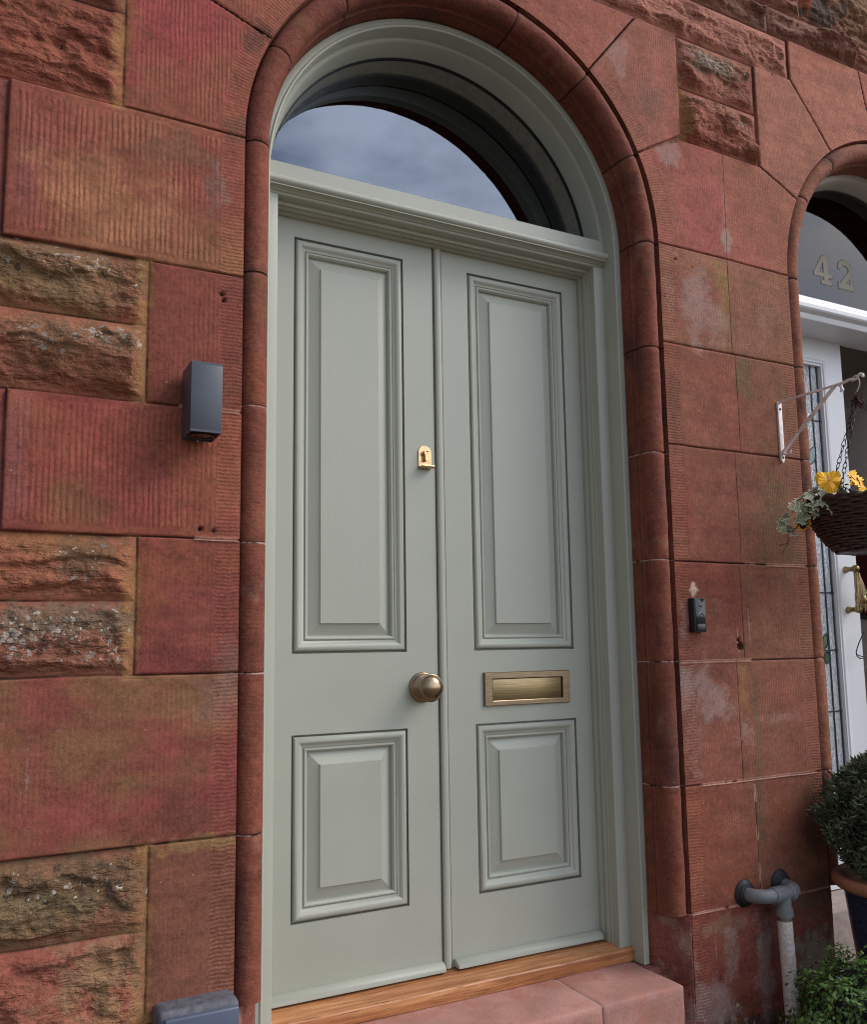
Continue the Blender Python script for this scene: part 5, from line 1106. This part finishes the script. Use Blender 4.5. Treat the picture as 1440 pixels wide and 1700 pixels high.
def leaf_out(cx_, cz_, w_, hgt, an=0):
    o_ = []
    for k in range(24):
        t = 2*PI*k/24; rr = 1-.0*math.cos(t); u = math.sin(t)*w_*(1-.45*max(0, math.cos(t))); v = math.cos(t)*hgt
        o_.append((cx_+u*math.cos(an)-v*math.sin(an), cz_+u*math.sin(an)+v*math.cos(an)))
    return o_
lc.tube([(a_, LY+.013, b_) for a_, b_ in leaf_out(1.668, .730, .021, .040, -.5)], .0022, 6, closed=True)
lc.tube([(a_, LY+.013, b_) for a_, b_ in leaf_out(1.668, .010, .016, .030, -.35)], .0022, 6, closed=True); lc.tube([(a_, LY+.013, b_) for a_, b_ in leaf_out(1.674, -.050, .018, .022, 0)], .0022, 6, closed=True)
lc.build('lead_came', LEAD, wl_, smooth=40)
for (cx_, cz_, w_, hg, an, mt) in ((1.668, .730, .021, .040, -.5, GREYGREEN), (1.668, .010, .016, .030, -.35, GREENGLASS), (1.674, -.050, .018, .022, 0, GREENGLASS)):
    q = MB(); q.prism(leaf_out(cx_, cz_, w_, hg, an), LY+.0138, LY+.0165); q.build('stained_glass_piece', mt, wl_, smooth=0)
# pull handle
AG = brass_material('aged_brass', s2l(138, 118, 80), .3, (40, 40, 40), .25)
ph_ = MB(); hx = 1.795
for hz, big in ((.285, 0), (.130, 1)): ph_.lathe([(.013, -.002), (.0135, .004), (.010, .008), (.009, .030), (.0125, .034), (.0150, .042), (.0130, .052), (.007, .058), (.0005, .059)], (hx, LY, hz), 'y', 20)
ph_.tube([(hx, LY-.043, .14), (hx, LY-.043, .28)], .0075, 12); ph_.build('pull_handle', AG, wl_, smooth=50)
# open right leaf, seen inside the porch
TAUPE = mat('taupe_paint', s2l(158, 146, 138), rough=.5, noise=.03, nscale=10); MAROON = mat('dark_red_stained_glass', s2l(64, 22, 24), rough=.15)
ol = MB(); ox = D2+.50; ol.box(ox, ox+.045, .07, .60, -.88, 1.205, .003)
for (ya, yb, za, zb) in ((.13, .54, .62, 1.06), (.13, .54, -.70, -.10)): ol.loft([[(ox-.001, ya, za), (ox-.001, yb, za), (ox-.001, yb, zb), (ox-.001, ya, zb)], [(ox-.010, ya+.008, za+.008), (ox-.010, yb-.008, za+.008), (ox-.010, yb-.008, zb-.008), (ox-.010, ya+.008, zb-.008)], [(ox-.004, ya+.03, za+.03), (ox-.004, yb-.03, za+.03), (ox-.004, yb-.03, zb-.03), (ox-.004, ya+.03, zb-.03)]], closed=True)
TL = Matrix.Translation((ox, .07, 0)) @ Matrix.Rotation(math.radians(24), 4, 'Z') @ Matrix.Translation((-ox, -.07, 0))
def turn(m_): m_.v = [(TL @ Vector(p_))[:] for p_ in m_.v]
turn(ol); olo = ol.build('open_leaf', TAUPE, nd, smooth=30)
q = MB(); q.tube([(ox-.004, .335+.18*math.cos(t), .33+.22*math.sin(t)) for t in [2*PI*k/40 for k in range(40)]], .010, 8, closed=True); turn(q); q.build('window_ring', INK, olo)
q = MB(); q.lathe([(.0001, 0), (.178, 0)], (ox-.003, .335, .33), (Vector((0, 1, 0)), Vector((0, 0, 1.2)), Vector((-1, 0, 0))), 40, cap=False); turn(q); q.build('round_window', MAROON, olo)
# porch inside
pm = MB(); pm.box(D2-.575, D2+.575, .10, .74, -.9, 2.0)
po = pm.build('porch_interior', mat('porch_paint', s2l(214, 198, 180), rough=.8), None, smooth=0); structure(po)
bm = bmesh.new(); bm.from_mesh(po.data); bmesh.ops.delete(bm, geom=[f for f in bm.faces if all(v.co.y < .11 for v in f.verts)], context='FACES'); bmesh.ops.reverse_faces(bm, faces=bm.faces[:]); bm.to_mesh(po.data); bm.free()
ns = MB(); ns.box(D2-.585, D2+.585, -.12, .5, GZ, -.885, .006); nso = ns.build('neighbour_step', mat('painted_white_step', s2l(150, 134, 126), rough=.8, noise=.2), None); nso.name = 'door_step'; tag(nso, 'pale painted doorstep under the white door of the next house', 'step')

# dried bunch on the handle
dbn = thing('dried_bunch', 'straw coloured raffia bunch with small brass bells tied to the white door handle', 'decoration', (hx, LY-.05, .28))
b = MB()
for k in range(46):
    a_ = rnd.uniform(-1, 1); ln = rnd.uniform(.07, .12); p = Vector((hx+rnd.uniform(-.006, .006), LY-.052+rnd.uniform(-.008, .006), .268))
    b.tube([p, p+Vector((a_*.012, -.004, -.03)), p+Vector((a_*.026, -.008+rnd.uniform(-.008, .008), -.03-ln*.5)), p+Vector((a_*.032+rnd.uniform(-.006, .006), -.006, -.03-ln))], [.0014, .0016, .0014, .0008], 4)
b.build('raffia', mat('straw_raffia', s2l(176, 152, 112), rough=.8, noise=.25, nscale=120), dbn)
for (a_, z_) in ((.002, .168), (.024, .150)):
    b = MB(); b.lathe([(.0015, .018), (.005, .016), (.010, .010), (.0135, .0), (.0125, -.010), (.008, -.016), (.0005, -.0185)], (hx+a_, LY-.066, z_), 'z', 20); b.build('bell', AG, dbn, smooth=50)
lp_, lv_ = [], []
for k in range(6): L = .03; lp_.append(small_leaf((hx+.03, LY-.06, .175), rdir()+Vector((-.3, -.8, 0)), Vector((rnd.uniform(-.2, 1), -.2, rnd.uniform(-.8, .6))), L, L*.3)); lv_.append(rnd.random())
leaf_mesh('green_sprig', lp_, lv_, GRNL, dbn)
# wire hoop below
wh = thing('wire_hanger', 'thin black wire loop hanging against the edge of the white door', 'hook', (1.80, LY-.03, -.05))
b = MB(); q0 = Vector((1.835, LY-.03, .045)); b.tube([q0, (1.80, LY-.03, .0), (1.782, LY-.03, -.03), (1.784, LY-.03, -.046), (1.80, LY-.03, -.056), (1.82, LY-.03, -.055), (1.832, LY-.03, -.046)], .0022, 8)
b.tube([(1.784, LY-.03, -.04), (1.80, LY-.03, -.046), (1.822, LY-.03, -.050)], .0022, 8); b.build('wire', mat('black_wire', (.012, .012, .014), rough=.4, metal=.5), wh)

# ------------------------------------------------------------------ ground
g = MB(); g.add([(-400, -800, GZ-.004), (400, -800, GZ-.004), (400, .2, GZ-.004), (-400, .2, GZ-.004)], [(0, 1, 2, 3)])
go = g.build('ground', mat('paving_and_gravel', s2l(112, 100, 88), rough=.95, noise=.25, nscale=3, bump=.01, bscale=60), None, smooth=0, fixn=False); structure(go)
